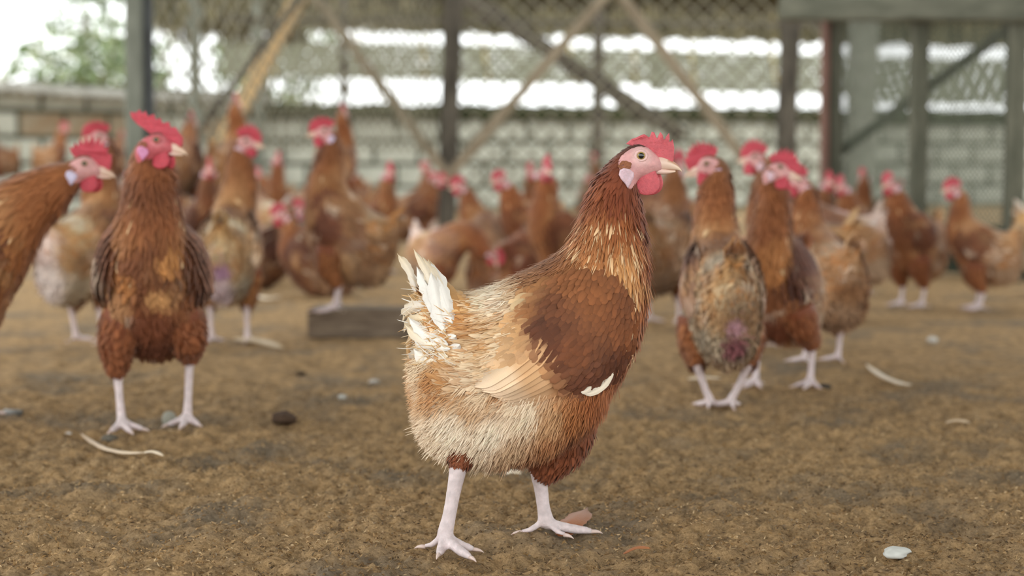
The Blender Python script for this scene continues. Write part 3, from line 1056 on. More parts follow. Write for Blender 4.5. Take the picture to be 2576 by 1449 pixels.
        for k in range(nfl):
            t = k / (nfl - 1)
            bx, by = 1486 - 128 * t, 940 - 112 * t
            tx, ty = 1292 - 96 * t + (k % 2) * 8, 1000 - 50 * t
            off = 9 + 9 * (1 - t)
            n_s = 6
            s_ = np.linspace(0, 1, 15)
            qx = bx * (1 - s_) + tx * s_ ; qy = by * (1 - s_) + ty * s_ + (10 - 2 * t) * np.sin(PI * s_)
            Pq, Uq = wing_pos(qx, qy, 5)
            wdt = (38 if po.hero else 50) * (0.3 + .7 * np.minimum(1, s_ / .2)) * np.where(s_ > .78, 1 - ((s_ - .78) / .22) ** 2.2 * .96, 1)
            dxy = np.gradient(np.c_[qx, qy], axis=0); dxy /= np.linalg.norm(dxy, axis=1)[:, None]
            nrm2 = np.c_[-dxy[:, 1], dxy[:, 0]]
            Vf, Cf, Uf, Ff = [], [], [], []
            base = colour_of(Uq, qx, qy, Pq[:, 1], po, True)
            for si, s in enumerate((-.5, -.25, 0, .25, .5)):
                X = qx + nrm2[:, 0] * wdt * s; Y = qy + nrm2[:, 1] * wdt * s
                q, uu_ = wing_pos(X, Y, 5 + 9 * t + (1.5 if s == 0 else 0) - 7 * s)
                Vf.append(warp(q * (1, sy * po.fluff, 1), tw(uu_), hw(uu_), po))
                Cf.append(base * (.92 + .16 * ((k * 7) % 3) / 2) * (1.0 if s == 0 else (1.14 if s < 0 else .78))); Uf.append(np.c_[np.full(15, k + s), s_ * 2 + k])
            Vf = np.stack(Vf, 1).reshape(-1, 3); Cf = np.stack(Cf, 1).reshape(-1, 3); Uf = np.stack(Uf, 1).reshape(-1, 2)
            for i in range(14):
                for j in range(4):
                    q = (i * 5 + j, i * 5 + j + 1, (i + 1) * 5 + j + 1, (i + 1) * 5 + j)
                    Ff.append(q if sy < 0 else q[::-1])
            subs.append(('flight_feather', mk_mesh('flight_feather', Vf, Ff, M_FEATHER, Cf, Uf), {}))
        # coverts laid row over row
        sp = 13.5 if po.hero else 26
        hx, hy = np.meshgrid(np.arange(1210, 1612, sp), np.arange(655, 1000, sp * .9))
        hx = hx + (np.arange(hx.shape[0]) % 2)[:, None] * sp * .5
        hx = hx.ravel() + rng.normal(0, 1.8, hx.size); hy = hy.ravel() + rng.normal(0, 1.8, hy.size)
        k = inpoly(hx, hy, WING) & (dist_poly(hx, hy, WING) > 3)
        # the low rear part of the wing belongs to the long feathers
        k &= ~(np.where(hx >= 1365, hy > 852 + (hx - 1365) * 1.34, hy > 872 + (1365 - hx) * .25))
        hx, hy = hx[k], hy[k]
        big = (1 - sstep(1330, 1480, hx)) * .75 + sstep(760, 930, hy) * .5
        q, uu_ = wing_pos(hx, hy, 9.0)
        sk_ = np.array([0, 1, 0]) * (sink * sstep(1440, 1570, hx))[:, None]
        P = warp((q - sk_) * (1, sy * po.fluff, 1), tw(uu_), hw(uu_), po)
        fl_ = wing_flow(hx, hy) + np.c_[rng.normal(0, .1, len(hx)), np.zeros(len(hx)), rng.normal(0, .1, len(hx))]
        q2, u2 = wing_pos(hx + fl_[:, 0] * 16, hy - fl_[:, 2] * 16, 9.0)
        D = warp((q2 - sk_) * (1, sy * po.fluff, 1), tw(u2), hw(u2), po) - P
        N = np.tile(np.array([[0, sy, 0.]]), (len(P), 1)) + (P - np.array([.02, 0, .2])) * 2.0
        col = colour_of(uu_, hx, hy, q[:, 1] * sy, po, True)
        lum = rng.normal(1, .09, len(hx)) * (1 + .12 * vnoise(q * 60, 9))
        c0 = col * .82 * lum[:, None]; c1 = col * 1.12 * lum[:, None]  # covert bases darkened too, overlap shade painted in
        L = (30 + 20 * big) * (1 if po.hero else 1.45) / S * rng.uniform(.9, 1.1, len(hx)); W = (19 + 9 * big) * (1 if po.hero else 1.6) / S
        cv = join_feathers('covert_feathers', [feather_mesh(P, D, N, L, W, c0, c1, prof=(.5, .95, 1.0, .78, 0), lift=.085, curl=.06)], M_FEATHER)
        subs.append(('covert_feathers', cv, {'kind': 'stuff'}))
        if po.hero and sy < 0:
            # the loose cream feather curling out under the wing edge
            for (ax, ay, bx_, by_, wd, bd) in ((1540, 918, 1462, 968, 17, 16), (1482, 950, 1456, 964, 12, 3)):
                y0, _ = side_lookup([ax, bx_], [ay, by_])
                p0 = np.array([(ax - 1330) / S, -(y0[0] + 24 / S), (1375 - ay) / S]); p1 = np.array([(bx_ - 1330) / S, -(y0[1] + 22 / S), (1375 - by_) / S])
                v_, f_, c_, u_ = big_feather(p0, p1, (0.25 * bd / S * .6, 0, -bd / S), wd / S, (0, -1, .1), lin((236, 222, 200)), lin((240, 226, 206)), .1, 5, nrow=10)
                subs.append(('loose_feather', mk_mesh('loose_feather', v_, f_, M_FEATHER, c_, u_), {'label': 'cream white curled feather'}))
        parts.append(('wing', wm, {}, subs))
    # ---- tail ------------------------------------------------------------
    if po.tail == 'main':
        W_ = (240, 234, 226); Cr = (228, 208, 176); Tn = (200, 158, 104)
        spec = [  # quill px,py tip px,py width bow colour0 colour1 y-offset
            (1130, 800, 1062, 640, 24, -6, W_, Cr, -8), (1138, 795, 1082, 655, 26, -4, W_, W_, -16), (1128, 790, 1040, 622, 13, -5, W_, Cr, -4), (1120, 800, 1050, 668, 22, 4, W_, W_, -22),
            (1140, 800, 1100, 690, 24, 4, W_, W_, -26), (1115, 810, 1070, 700, 26, -3, W_, W_, -34), (1122, 820, 1086, 680, 22, 3, W_, W_, -38), (1046, 730, 999, 634, 14, -8, W_, Cr, -6),
            (1130, 850, 1030, 790, 18, 12, W_, W_, -40), (1135, 860, 1020, 806, 16, 16, W_, Cr, -44), (1120, 850, 1045, 842, 18, 14, W_, W_, -46), (1150, 830, 1085, 846, 20, 8, W_, W_, -50), (1160, 850, 1100, 880, 18, 6, W_, W_, -52),
            (1090, 790, 1016, 830, 20, -18, Cr, Cr, -16), (1080, 760, 1014, 800, 22, -16, W_, Cr, -10), (1078, 870, 1040, 905, 22, -16, Cr, W_, -20), (1060, 820, 1026, 900, 10, -16, Cr, Tn, 0),
            (1110, 745, 1052, 700, 36, -10, Tn, Tn, 0), (1140, 770, 1110, 695, 34, 8, (176, 118, 62), Tn, -10), (1160, 775, 1124, 704, 26, 8, (186, 128, 70), Tn, -18), (1085, 760, 1040, 712, 30, -6, Tn, Tn, 12), (1150, 765, 1090, 700, 30, 6, (190, 134, 76), Tn, 6),
            (1130, 800, 1076, 648, 20, -3, W_, Cr, 10), (1125, 800, 1056, 660, 20, -3, W_, Cr, 16), (1130, 880, 1044, 868, 24, 20, Cr, W_, -36), (1180, 760, 1140, 720, 24, 6, (196, 140, 80), Tn, -22)]
    else:
        T = po.tailc; T2 = tuple(max(0, c - 45) for c in T)
        spec = []
        for k in range(9):
            f = (k - 4) / 4
            spec.append((1120 + 6 * abs(f), 770, 1042 + 20 * abs(f) - 26 * po.tailup, 640 - 30 * po.tailup + 46 * abs(f), 34, -8, T2 if k % 2 else T, T, f * 34))
        spec += [(1110, 800, 1030, 740, 34, -10, T, T, -20), (1110, 800, 1030, 740, 34, -10, T, T, 20), (1130, 770, 1075, 690, 34, 4, T2, T, -26), (1130, 770, 1075, 690, 34, 4, T2, T, 26)]
    for i, (ax, ay, bx_, by_, wd, bow, ca, cb, yo) in enumerate(spec):
        p0 = cpx(ax, ay, yo * .8); p1 = cpx(bx_, by_, yo * 1.15 - (6 if yo < 0 else -6))
        if po.tail == 'main' and yo < 0:
            ys_, _ = side_lookup([ax, (ax + bx_) / 2], [ay, (ay + by_) / 2])
            p0[1] = -(ys_[0] + (9 + abs(yo) * .25) / S); p1[1] = -max(abs(yo) * .5 / S, ys_[1] * .75 + 8 / S)
        d = unit(p1 - p0); pr = np.array([d[2], 0, -d[0]])
        v_, f_, c_, u_ = big_feather(p0, p1, pr * bow / S * -1, wd * (1.55 if po.hero else 1) / S, (0.25, -1 if yo <= 0 else 1, .1), lin(ca), lin(cb), .24 if po.hero else .12, i + 3)
        v_ = warp(v_, 0.0, 0.0, po)
        parts.append(('tail_feather', mk_mesh('tail_feather', v_, f_, M_FEATHER, c_, u_), {}, []))
    # ---- comb, wattles, beak, eyes ---------------------------------------
    red = lin((212, 100, 108)) if po.hero else lin((204, 78, 92))
    pts = COMBS[po.comb]
    sc = po.comb_s
    pl = [((x - 1630) * 1.0 + 1630, 385 + (y - 385) * (sc if y < 375 else 1)) for x, y in pts]
    V, F = solid_from_curve('comb', [((x - 1330) / S, (1375 - y) / S) for x, y in pl], 0.0010, 0.0016, M_COMB, red)
    V[:, 1] += 0.0022 * np.sin(V[:, 0] * 260 + 1) * sstep(cpx(0, 385)[2], cpx(0, 330)[2], V[:, 2])
    colc = red * (0.94 + .12 * vnoise(V * np.array([420, 300, 160]), 3))[:, None]
    colc = colc * (1 - .25 * sstep(cpx(0, 385)[2], cpx(0, 400)[2] - .004, V[:, 2])[:, None] * 0)
    parts.append(('comb', mk_mesh('comb', warp(V, 1., 1., po), F, M_COMB, colc), {}, []))
    for sy in (-1, 1):
        def fn(v):
            v = v.copy(); z = v[:, 2]
            v[:, 0] = v[:, 0] * (0.80 + .28 * (-z)) + .25 * z * .4
            v[:, 1] *= 1 + .3 * v[:, 0]
            return v
        V, F = ellipsoid((0, 0, 0), (35 / S, 6.5 / S, 36 / S), 20, 14, fn)
        V += cpx(1630 if sy < 0 else 1642, 450) + np.array([0, sy * 17 / S, 0])
        V[:, 1] += sy * 6 / S * sstep(cpx(0, 440)[2], cpx(0, 485)[2], V[:, 2])
        colw = red * (0.95 + .10 * vnoise(V * 300, 6))[:, None]
        parts.append(('wattle', mk_mesh('wattle', warp(V, 1., 1., po), F, M_COMB, colw), {}, []))
        # ear lobe
        pl = [(1557, 424), (1566, 419), (1580, 422), (1590, 430), (1590, 440), (1582, 456), (1576, 466), (1570, 456), (1560, 444), (1555, 434)]
        V, F = solid_from_curve('ear_lobe', [((x - 1330) / S, (1375 - y) / S) for x, y in pl], 0.0006, 0.0016, M_COMB, red)
        y0, _ = side_lookup([1572], [440])
        V[:, 1] += sy * (y0[0] + .0026)
        V[:, 1] -= sy * 0.5 * np.maximum(0, V[:, 0] - cpx(1574, 0)[0])
        cl = lin(po.lobe) * (0.96 + .08 * vnoise(V * 400, 2))[:, None]
        parts.append(('ear_lobe', mk_mesh('ear_lobe', warp(V, 1., 1., po), F, M_COMB, cl), {'label': 'pale pinkish white ear lobe'} if po.hero else {}, []))
        # eye with lid
        y0, _ = side_lookup([1610], [387])
        ec = cpx(1610, 387) + np.array([0, sy * (y0[0] - .0018), 0])
        V, F = ellipsoid((0, 0, 0), (1, 1, 1), 24, 18)
        V = np.c_[V[:, 0], V[:, 2], V[:, 1]]
        ang = V[:, 1] * sy
        Cc = np.where((ang > .84)[:, None], lin((18, 20, 30)), np.where((ang > .42)[:, None], lin((164, 140, 78)), lin((60, 40, 30))))
        r = 12.5 / S
        me_ = mk_mesh('eye', warp(V * r + ec, 1., 1., po), F, M_EYE, Cc)
        th = np.linspace(0, 2 * PI, 22, endpoint=False)
        ring = np.c_[np.cos(th) * 13.5 / S, np.full(22, sy * .0022), np.sin(th) * 12 / S] + ec
        V, F = [], []
        for a_ in range(22):
            c = ring[a_]; rad = unit(c - ec - np.array([0, sy * .0022, 0]))
            for b_ in range(8):
                t = 2 * PI * b_ / 8
                V.append(c + rad * math.cos(t) * 3.6 / S + np.array([0, sy, 0]) * math.sin(t) * 3.4 / S)
        for a_ in range(22):
            for b_ in range(8):
                F.append((a_ * 8 + b_, ((a_ + 1) % 22) * 8 + b_, ((a_ + 1) % 22) * 8 + (b_ + 1) % 8, a_ * 8 + (b_ + 1) % 8))
        V = np.array(V)
        lid = mk_mesh('eyelid', warp(V, 1., 1., po), F, M_SKIN, np.tile(lin((234, 204, 198)) * .6 + lin(po.face) * .4 if po.hero else lin(po.face) * .8, (len(V), 1)))
        parts.append(('eye', me_, {}, [('eyelid', lid, {})]))
    # beak: two mandibles
    up = [(1640, 408, 18, 14), (1660, 406, 18, 14), (1678, 407, 15, 11.5), (1693, 411, 11, 8.5), (1705, 416, 7, 5.5), (1713, 422, 3.2, 2.5), (1716, 427, .8, .8)]
    dn = [(1644, 424, 9, 11), (1664, 426, 8, 9.5), (1684, 427, 5, 7), (1700, 426, 2.4, 3)]
    for nm, sp_, ca, cb in (('upper_beak', up, (226, 190, 176), (236, 214, 186)), ('lower_beak', dn, (228, 190, 184), (232, 204, 180))):
        Q = catmull(np.array(sp_, float), np.linspace(0, len(sp_) - 1, len(sp_) * 4))
        V, C = [], []
        m_ = 14
        for i, (x, y, h_, w_) in enumerate(Q):
            t = i / (len(Q) - 1)
            for j in range(m_):
                a_ = 2 * PI * j / m_
                V.append(cpx(x, y - math.cos(a_) * h_, math.sin(a_) * w_))
                c = lin(ca) * (1 - t) + lin(cb) * t
                if nm == 'upper_beak' and .35 < t < .93 and math.cos(a_) > .35: c = c * .35 + lin((176, 104, 56)) * .65
                C.append(c)
        F = [(i * m_ + j, (i + 1) * m_ + j, (i + 1) * m_ + (j + 1) % m_, i * m_ + (j + 1) % m_) for i in range(len(Q) - 1) for j in range(m_)]
        F.append(tuple(range(m_))); F.append(tuple(range(len(Q) * m_ - 1, (len(Q) - 1) * m_ - 1, -1)))
        parts.append((nm, mk_mesh(nm, warp(np.array(V), 1., 1., po), F, M_BEAK, np.array(C)), {}, []))
    # claws
    for lg in ([] if po.sit else (po.legs or LEGS_STD)):
        an = np.array(lg['ankle']) * (1, lg['y'], 1)
        for pts, rs in foot_tubes(an, lg['yaw'], lg.get('toes')):
            p = np.asarray(pts[-1]); d = unit(np.asarray(pts[-1]) - np.asarray(pts[-2])); d[2] = 0
            V, F = tube([p - d * .002, p + d * .003, p + d * .007 - (0, 0, .0006), p + d * .0105 - (0, 0, .0022)], [.0024, .0021, .0013, .0003], 6)
            parts.append(('claw', mk_mesh('claw', V, F, M_BEAK, np.tile(lin((214, 190, 180)), (len(V), 1))), {}, []))
    return parts


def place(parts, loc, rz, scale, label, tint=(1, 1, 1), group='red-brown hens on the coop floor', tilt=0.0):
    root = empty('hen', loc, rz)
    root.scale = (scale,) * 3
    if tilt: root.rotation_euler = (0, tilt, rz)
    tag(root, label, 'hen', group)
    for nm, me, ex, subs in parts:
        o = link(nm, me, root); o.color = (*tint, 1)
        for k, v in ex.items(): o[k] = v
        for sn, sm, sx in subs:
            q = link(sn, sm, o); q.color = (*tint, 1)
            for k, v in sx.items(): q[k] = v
    return root


MAIN_LEGS = [
    dict(y=-1, thigh=[(-0.050, 0.012, 0.150), (-0.060, 0.020, 0.118), (-0.066, 0.030, 0.096)], hock=(-0.0695, 0.034, 0.086), ankle=(-0.083, 0.038, 0.014), yaw=0,
         toes=[(-58, .050), (-16, .030), (-100, .030), (168, .022)], r=[.030, .026, .020, .015, .011, .0085]),
    dict(y=1, thigh=[(0.036, 0.022, 0.150), (0.034, 0.030, 0.102), (0.018, 0.034, 0.072)], hock=(0.011, 0.034, 0.066), ankle=(0.018, 0.034, 0.013), yaw=0,
         toes=[(-38, .026), (2, .049), (36, .034), (186, .026)], r=[.036, .036, .031, .024, .015, .010])]
hen_main = build_hen(Pose(hero=True, legs=MAIN_LEGS, comb='main', mix=0, wmix=0, tail='main', voxel=0.0021, dens=3))
g = ground(1330, 1378)
place(hen_main, (g.x, 1.672, 0), 0, 1.0, 'large tan and russet hen in sharp focus walking right in front of the flock', group=None)
# ------------------------------------------------------------------ outside: foliage, blind, far eave
def leaf_cloud(name, blobs, n, size, cols, parent=None, seed=1, flat=1.0):
    r = np.random.default_rng(seed)
    Vs, Fs, Cs = [], [], []
    w = np.array([b[3] ** 2 for b in blobs]); w /= w.sum()
    k = r.choice(len(blobs), n, p=w)
    B = np.array(blobs, float)[k]
    d = unit(r.normal(size=(n, 3)))
    P = B[:, :3] + d * (B[:, 3] * r.uniform(.35, 1.0, n) ** .6)[:, None] * (1, 1, flat)
    a = unit(r.normal(size=(n, 3))); b = unit(np.cross(a, r.normal(size=(n, 3)))); c = np.cross(a, b)
    s = size * r.uniform(.6, 1.4, n)[:, None]
    q = [P - a * s, P - a * s * .2 + b * s * .45 + c * s * .1, P + a * s, P - a * s * .2 - b * s * .45 + c * s * .1]
    V = np.stack(q, 1).reshape(-1, 3)
    F = (np.arange(n) * 4)[:, None] + np.array([[0, 1, 2, 3]])
    cc = lin(np.array(cols))[r.integers(0, len(cols), n)] * r.uniform(.8, 1.2, n)[:, None]
    C = np.repeat(cc, 4, axis=0)
    o = link(name, mk_mesh(name, V, F, M_LEAF, C, smooth=False), parent)
    tag(o, kind='stuff')
    return o


M_LEAF = attr_mat('leaf', rough=0.5, spec=0.3)
GREENS = [(128, 146, 100), (104, 124, 82), (160, 170, 130), (84, 100, 66)]
M_BARK = flat_mat('grey_bark', (130, 122, 104), 0.9, 0.2, 10, stretch=(4, 4, 1))


def shrub(name, label, x, y, h, rad, n, seed, size=.05, z0=0.0, trunk=.04, cat='tree'):
    root = empty(name, (x, y, 0)); tag(root, label, cat, 'bright foliage beyond the left wall')
    r = random.Random(seed)
    pts = [(0, 0, 0), (r.uniform(-.08, .08), 0, h * .4), (r.uniform(-.15, .15), r.uniform(-.1, .1), h * .8)]
    v, f = tube(catmull(np.array(pts), np.linspace(0, 2, 9)), np.linspace(trunk, trunk * .4, 9), 8)
    link('trunk', mk_mesh('trunk', v, f, M_BARK), root)
    blobs = [(r.uniform(-1, 1) * rad * .7, r.uniform(-1, 1) * rad * .5, z0 + (h - z0) * r.uniform(.15, 1), rad * r.uniform(.3, .55)) for _ in range(10)]
    leaf_cloud('foliage', blobs, n, size, GREENS, root, seed)


shrub('bush', 'sunlit pale green bush behind the far left end of the block wall', -6.2, 15.5, 1.75, 1.3, 3000, 2, .05, .5, cat='bush')
shrub('bush', 'hazy light green bush above the left wall, left of the big grey post', -4.3, 17.6, 1.7, .9, 2000, 3, .05, .5, cat='bush')
shrub('young_tree', 'thin young tree in the bright gap right of the big grey post', -4.9, 19.0, 2.6, .9, 1500, 5, .07, .8, .07)
shrub('young_tree', 'pale tree behind the leaning beam in the bright gap', -3.3, 22.6, 2.6, .9, 1200, 8, .07, .9, .06)

# neighbouring shed behind the back wall: hanging blind and thatched eave, both receding to the right
WD = Vector((FAR_R[0] - CORNER[0], FAR_R[1] - CORNER[1], 0)).normalized()
WN = Vector((-WD.y, WD.x, 0))
C0 = Vector((*CORNER, 0))
M_BLIND = flat_mat('faded_split_cane', (158, 160, 140), 0.9, 0.12, 30, c2=(128, 130, 112), stretch=(1, 1, 8))
M_SLAT = flat_mat('yellowed_bamboo', (178, 160, 104), 0.7, 0.15, 10, stretch=(6, 6, 1))
M_GRASS = flat_mat('sunlit_grass', (150, 170, 96), 0.9, 0.2, 6)


def blind(k, s0, s1, z0, z1, label):
    root = empty('hanging_blind', C0 + WD * (s0 - .1) + WN * (2.42 + .012 * (k % 2))); tag(root, label, 'blind', 'woven blinds hanging beyond the back wall')
    root.rotation_euler = (0, 0, math.atan2(WD.y, WD.x))
    L = s1 - s0 + .2
    r = random.Random(k)
    # crossed cane strips, woven diagonally
    V, F = [], []
    step, wd = 0.085, 0.056
    H = z1 - z0
    for sgn in (1, -1):
        x = -H
        while x < L + H:
            a0, a1 = (x, z0), (x + H * sgn * 0.9, z1)
            n0 = len(V)
            yo = 0.004 * sgn
            for (px_, pz_) in (a0, a1):
                for dxx in (-wd / 2, wd / 2):
                    for dy in (-.0015, .0015):
                        V.append((min(max(px_ + dxx, 0), L), yo + dy, pz_ + r.uniform(-.02, .02)))
            F += [(n0, n0 + 2, n0 + 6, n0 + 4), (n0 + 1, n0 + 5, n0 + 7, n0 + 3), (n0, n0 + 4, n0 + 5, n0 + 1), (n0 + 2, n0 + 3, n0 + 7, n0 + 6)]
            x += step
    w = link('woven_cane', mk_mesh('woven_cane', V, F, M_BLIND, smooth=False), root); tag(w, kind='stuff')
    for (xx, tilt) in ((L * .18, .1), (L * .55, .16), (L * .86, .02)):
        v, f = tube([(xx - .02, 0, z1 + .40), (xx + tilt * .5, -.022, (z0 + z1) / 2), (xx + tilt, -.02, z0 - .02)], [.014, .013, .012], 8)
        link('bamboo_rod', mk_mesh('bamboo_rod', v, f, M_SLAT), root)


blind(1, 0.15, 2.32, 1.28, 1.63, 'first pale woven blind from the left, hanging beyond the back wall')
blind(2, 2.36, 4.66, 1.26, 1.63, 'middle pale woven blind hanging beyond the back wall, above the centre blocks')
blind(3, 4.7, 7.05, 1.19, 1.62, 'third woven blind, beyond the back wall and left of the slim dark post')
blind(4, 7.1, 11.2, 1.10, 1.60, 'rightmost woven blind, brownish behind the right hand partition')


def eave(name, off, s0, s1, z0, z1, drop, seed, label):
    root = empty(name, C0 + WD * s0 + WN * off); root.rotation_euler = (0, 0, math.atan2(WD.y, WD.x))
    tag(root, label, 'roof edge', 'thatched eaves above the back wall')
    L = s1 - s0
    bo = rough_beam('eave_pole', (0, 0), (L, 0), z1 - .07, z1, .09, M_RAFTER, .006, kind=None)
    bo.parent = root
    r = np.random.default_rng(seed)
    n = int(L * 300)
    x = r.uniform(0, L, n); y = r.uniform(-.05, .05, n)
    ln = (z1 - z0) + drop * (np.abs(np.sin(x * 7 + seed)) ** .6) * r.uniform(.4, 1, n)
    V = np.empty((n, 4, 3)); w = r.uniform(.006, .016, n)
    dx = r.normal(0, .03, n)
    V[:, 0] = np.c_[x - w, y, np.full(n, z1)]; V[:, 1] = np.c_[x + w, y, np.full(n, z1)]
    V[:, 2] = np.c_[x + w * .5 + dx, y + r.normal(0, .02, n), z1 - ln]; V[:, 3] = np.c_[x - w * .5 + dx, y, z1 - ln]
    cc = lin(np.array([(150, 144, 110), (112, 108, 80), (176, 168, 132), (84, 82, 62)]))[r.integers(0, 4, n)]
    t = link('thatch_fringe', mk_mesh('thatch_fringe', V.reshape(-1, 3), np.arange(n * 4).reshape(-1, 4), M_LEAF, np.repeat(cc, 4, 0), smooth=False), root)
    tag(t, kind='stuff')


eave('thatched_eave', 0.1, -0.85, 11, 1.62, 1.86, .07, 3, 'near fringe of dry thatch under the roof edge above the back wall')
eave('thatched_eave', 2.42, -0.2, 11, 1.78, 2.05, .06, 5, 'further band of thatch above the pale woven blinds')
eave('thatched_eave', 1.0, -0.75, 0.6, 1.62, 1.90, .16, 9, 'sagging left corner of thatch above the bright gap')

# ------------------------------------------------------------------ posts, braces, beams of the partition
M_POSTDARK = flat_mat('old_dark_timber', (98, 92, 82), 0.85, 0.2, 7, c2=(62, 58, 52), stretch=(5, 5, 1))
M_POSTGREY = flat_mat('grey_green_timber', (126, 130, 120), 0.85, 0.12, 6, c2=(100, 104, 94), stretch=(5, 5, 1))
M_POSTSHADE = flat_mat('post_shaded_face', (86, 90, 92), 0.8, 0.12, 6, c2=(66, 68, 68), stretch=(5, 5, 1))  # darker colour painted for the shaded face of the left post
M_POSTGREEN = flat_mat('mouldy_green_timber', (112, 112, 98), 0.85, 0.12, 6, c2=(84, 86, 74), stretch=(5, 5, 1))
M_RED = flat_mat('faded_red_timber', (132, 98, 88), 0.8, 0.12, 6, c2=(104, 80, 70), stretch=(5, 5, 1))
M_BRACE = flat_mat('weathered_lath', (156, 144, 124), 0.85, 0.12, 8, c2=(124, 112, 94), stretch=(6, 6, 1))
M_ORANGE = flat_mat('fresh_pine', (206, 176, 130), 0.75, 0.1, 8, c2=(180, 148, 104), stretch=(8, 8, 1))


def post(name, px0, px1, Y, z0, z1, mat, label, pxtop=None, depth=None, cat='post', group=None, seed=0):
    X0 = at(px0, 400, Y).x; X1 = at(px1, 400, Y).x
    w = X1 - X0; xc = (X0 + X1) / 2
    dxt = 0 if pxtop is None else (pxtop * Y / FPX)
    o = board(name, (xc, Y, z0), (xc + dxt, Y, z1), w, depth or w, mat, seed=seed)
    return tag(o, label, cat, group)


TOPZ = 1.75
# big left post: its lit and shaded faces coloured as two timbers
p = post('wooden_post', 322, 364, 6.35, -.02, TOPZ, M_POSTGREY, 'lit pale grey green side of the big post left of the tall hen')
p = post('wooden_post', 362, 390, 6.38, -.02, TOPZ, M_POSTSHADE, 'shaded blue grey side of the same big left post')
post('wooden_post', 1100, 1146, 8.8, -.02, 1.8, M_POSTDARK, 'dark timber post in the middle, where the two laths meet in a V', pxtop=26)
post('wooden_post', 1950, 1996, 8.8, -.02, 1.8, M_POSTDARK, 'dark mottled post just left of the reddish one', pxtop=18)
post('wooden_post', 2066, 2080, 6.36, -.02, TOPZ, M_RED, 'slim faded red post beside the wide green grey one', depth=.09)
post('wooden_post', 2080, 2112, 6.4, -.02, TOPZ, M_POSTGREEN, 'wide green grey post with the red timber on its left edge', depth=.09)
post('wooden_post', 2288, 2330, 5.98, -.02, TOPZ, M_POSTGREEN, 'middle green grey post of the right hand partition')
post('wooden_post', 2530, 2576, 5.62, -.02, TOPZ, M_POSTGREEN, 'green grey post at the right edge of the picture')
post('concrete_post', 2135, 2200, 9.3, -.02, 1.7, M_BLOCK, 'broad pale grey post behind the partition, between two green ones')
post('slim_post', 857, 877, 13.6, 0, 1.9, M_POSTDARK, 'slim dark post against the block wall, left of centre')
post('slim_post', 1490, 1518, 13.9, 0, 1.9, M_POSTDARK, 'slim dark post against the block wall, behind the standing hen\'s head')
post('slim_post', 480, 508, 13.0, 0, 2.1, M_POSTGREY, 'slim pale post in the bright gap right of the big post')
post('slim_post', 640, 664, 14.1, 0, 2.1, M_POSTGREY, 'slim pale post at the corner of the block walls')


def lath(px0, py0, Y0, px1, py1, Y1, wpx, mat, label, depth=.03, name='brace', cat='brace', grp=None, seed=0):
    a, b = at(px0, py0, Y0), at(px1, py1, Y1)
    w = wpx * (Y0 + Y1) / 2 / FPX
    o = board(name, a, b, w, depth, mat, seed=seed)
    return tag(o, label, cat, grp)


lath(770, -40, 8.70, 1128, 445, 8.72, 25, M_BRACE, 'grey lath running down from the top left to the foot of the middle V')
lath(1530, -20, 8.66, 1122, 450, 8.68, 25, M_BRACE, 'grey lath running up to the right from the foot of the middle V')
lath(1548, -30, 8.72, 1880, 410, 8.72, 27, M_BRACE, 'grey lath falling to the right towards the dark mottled post')
lath(1150, -20, 11.6, 1720, 345, 11.6, 40, M_POSTDARK, 'thick dark beam crossing behind the right arm of the V', depth=.07)
lath(780, -40, 7.6, 486, 345, 7.5, 17, M_POSTDARK, 'thin dark lath leaning beside the pale beam at left')
lath(765, -30, 8.2, 528, 420, 8.1, 42, M_ORANGE, 'pale orange leaning beam behind the hens at left', depth=.05)
lath(2540, 70, 6.1, 2108, 385, 6.5, 26, M_POSTDARK, 'dark lath slanting across the right hand partition')
a, b = at(1966, 28, 6.5), at(2590, 28, 5.62)
tag(board('top_rail', at(1968, 24, 6.34), at(2640, 22, 5.48), .085, .05, M_POSTGREEN, roll=0), 'wide green grey rail along the top of the right hand partition', 'rail')
tag(board('top_rail', at(560, 48, 12.9), at(2100, 64, 14.0), .04, .05, M_POSTDARK), 'dark horizontal pole under the roof, above the centre of the flock', 'rail')

# kick board of the right hand partition
M_KICK = flat_mat('algae_dark_board', (72, 80, 66), 0.85, 0.2, 7, c2=(48, 56, 48), stretch=(1, 6, 6))
M_NET = flat_mat('dirty_green_net', (112, 120, 104), 0.9, 0.15, 30, c2=(92, 98, 86))
for k, (z, h) in enumerate(((0.045, .085), (0.135, .085))):
    a = at(2096, 600, 6.45); b = at(2660, 600, 5.50)
    o = board('kick_board', (a.x, 6.47, z), (b.x, 5.52, z), h, .02, M_KICK, seed=k)
    tag(o, ('lower' if k == 0 else 'upper') + ' dark green board along the floor of the right hand partition', 'board')


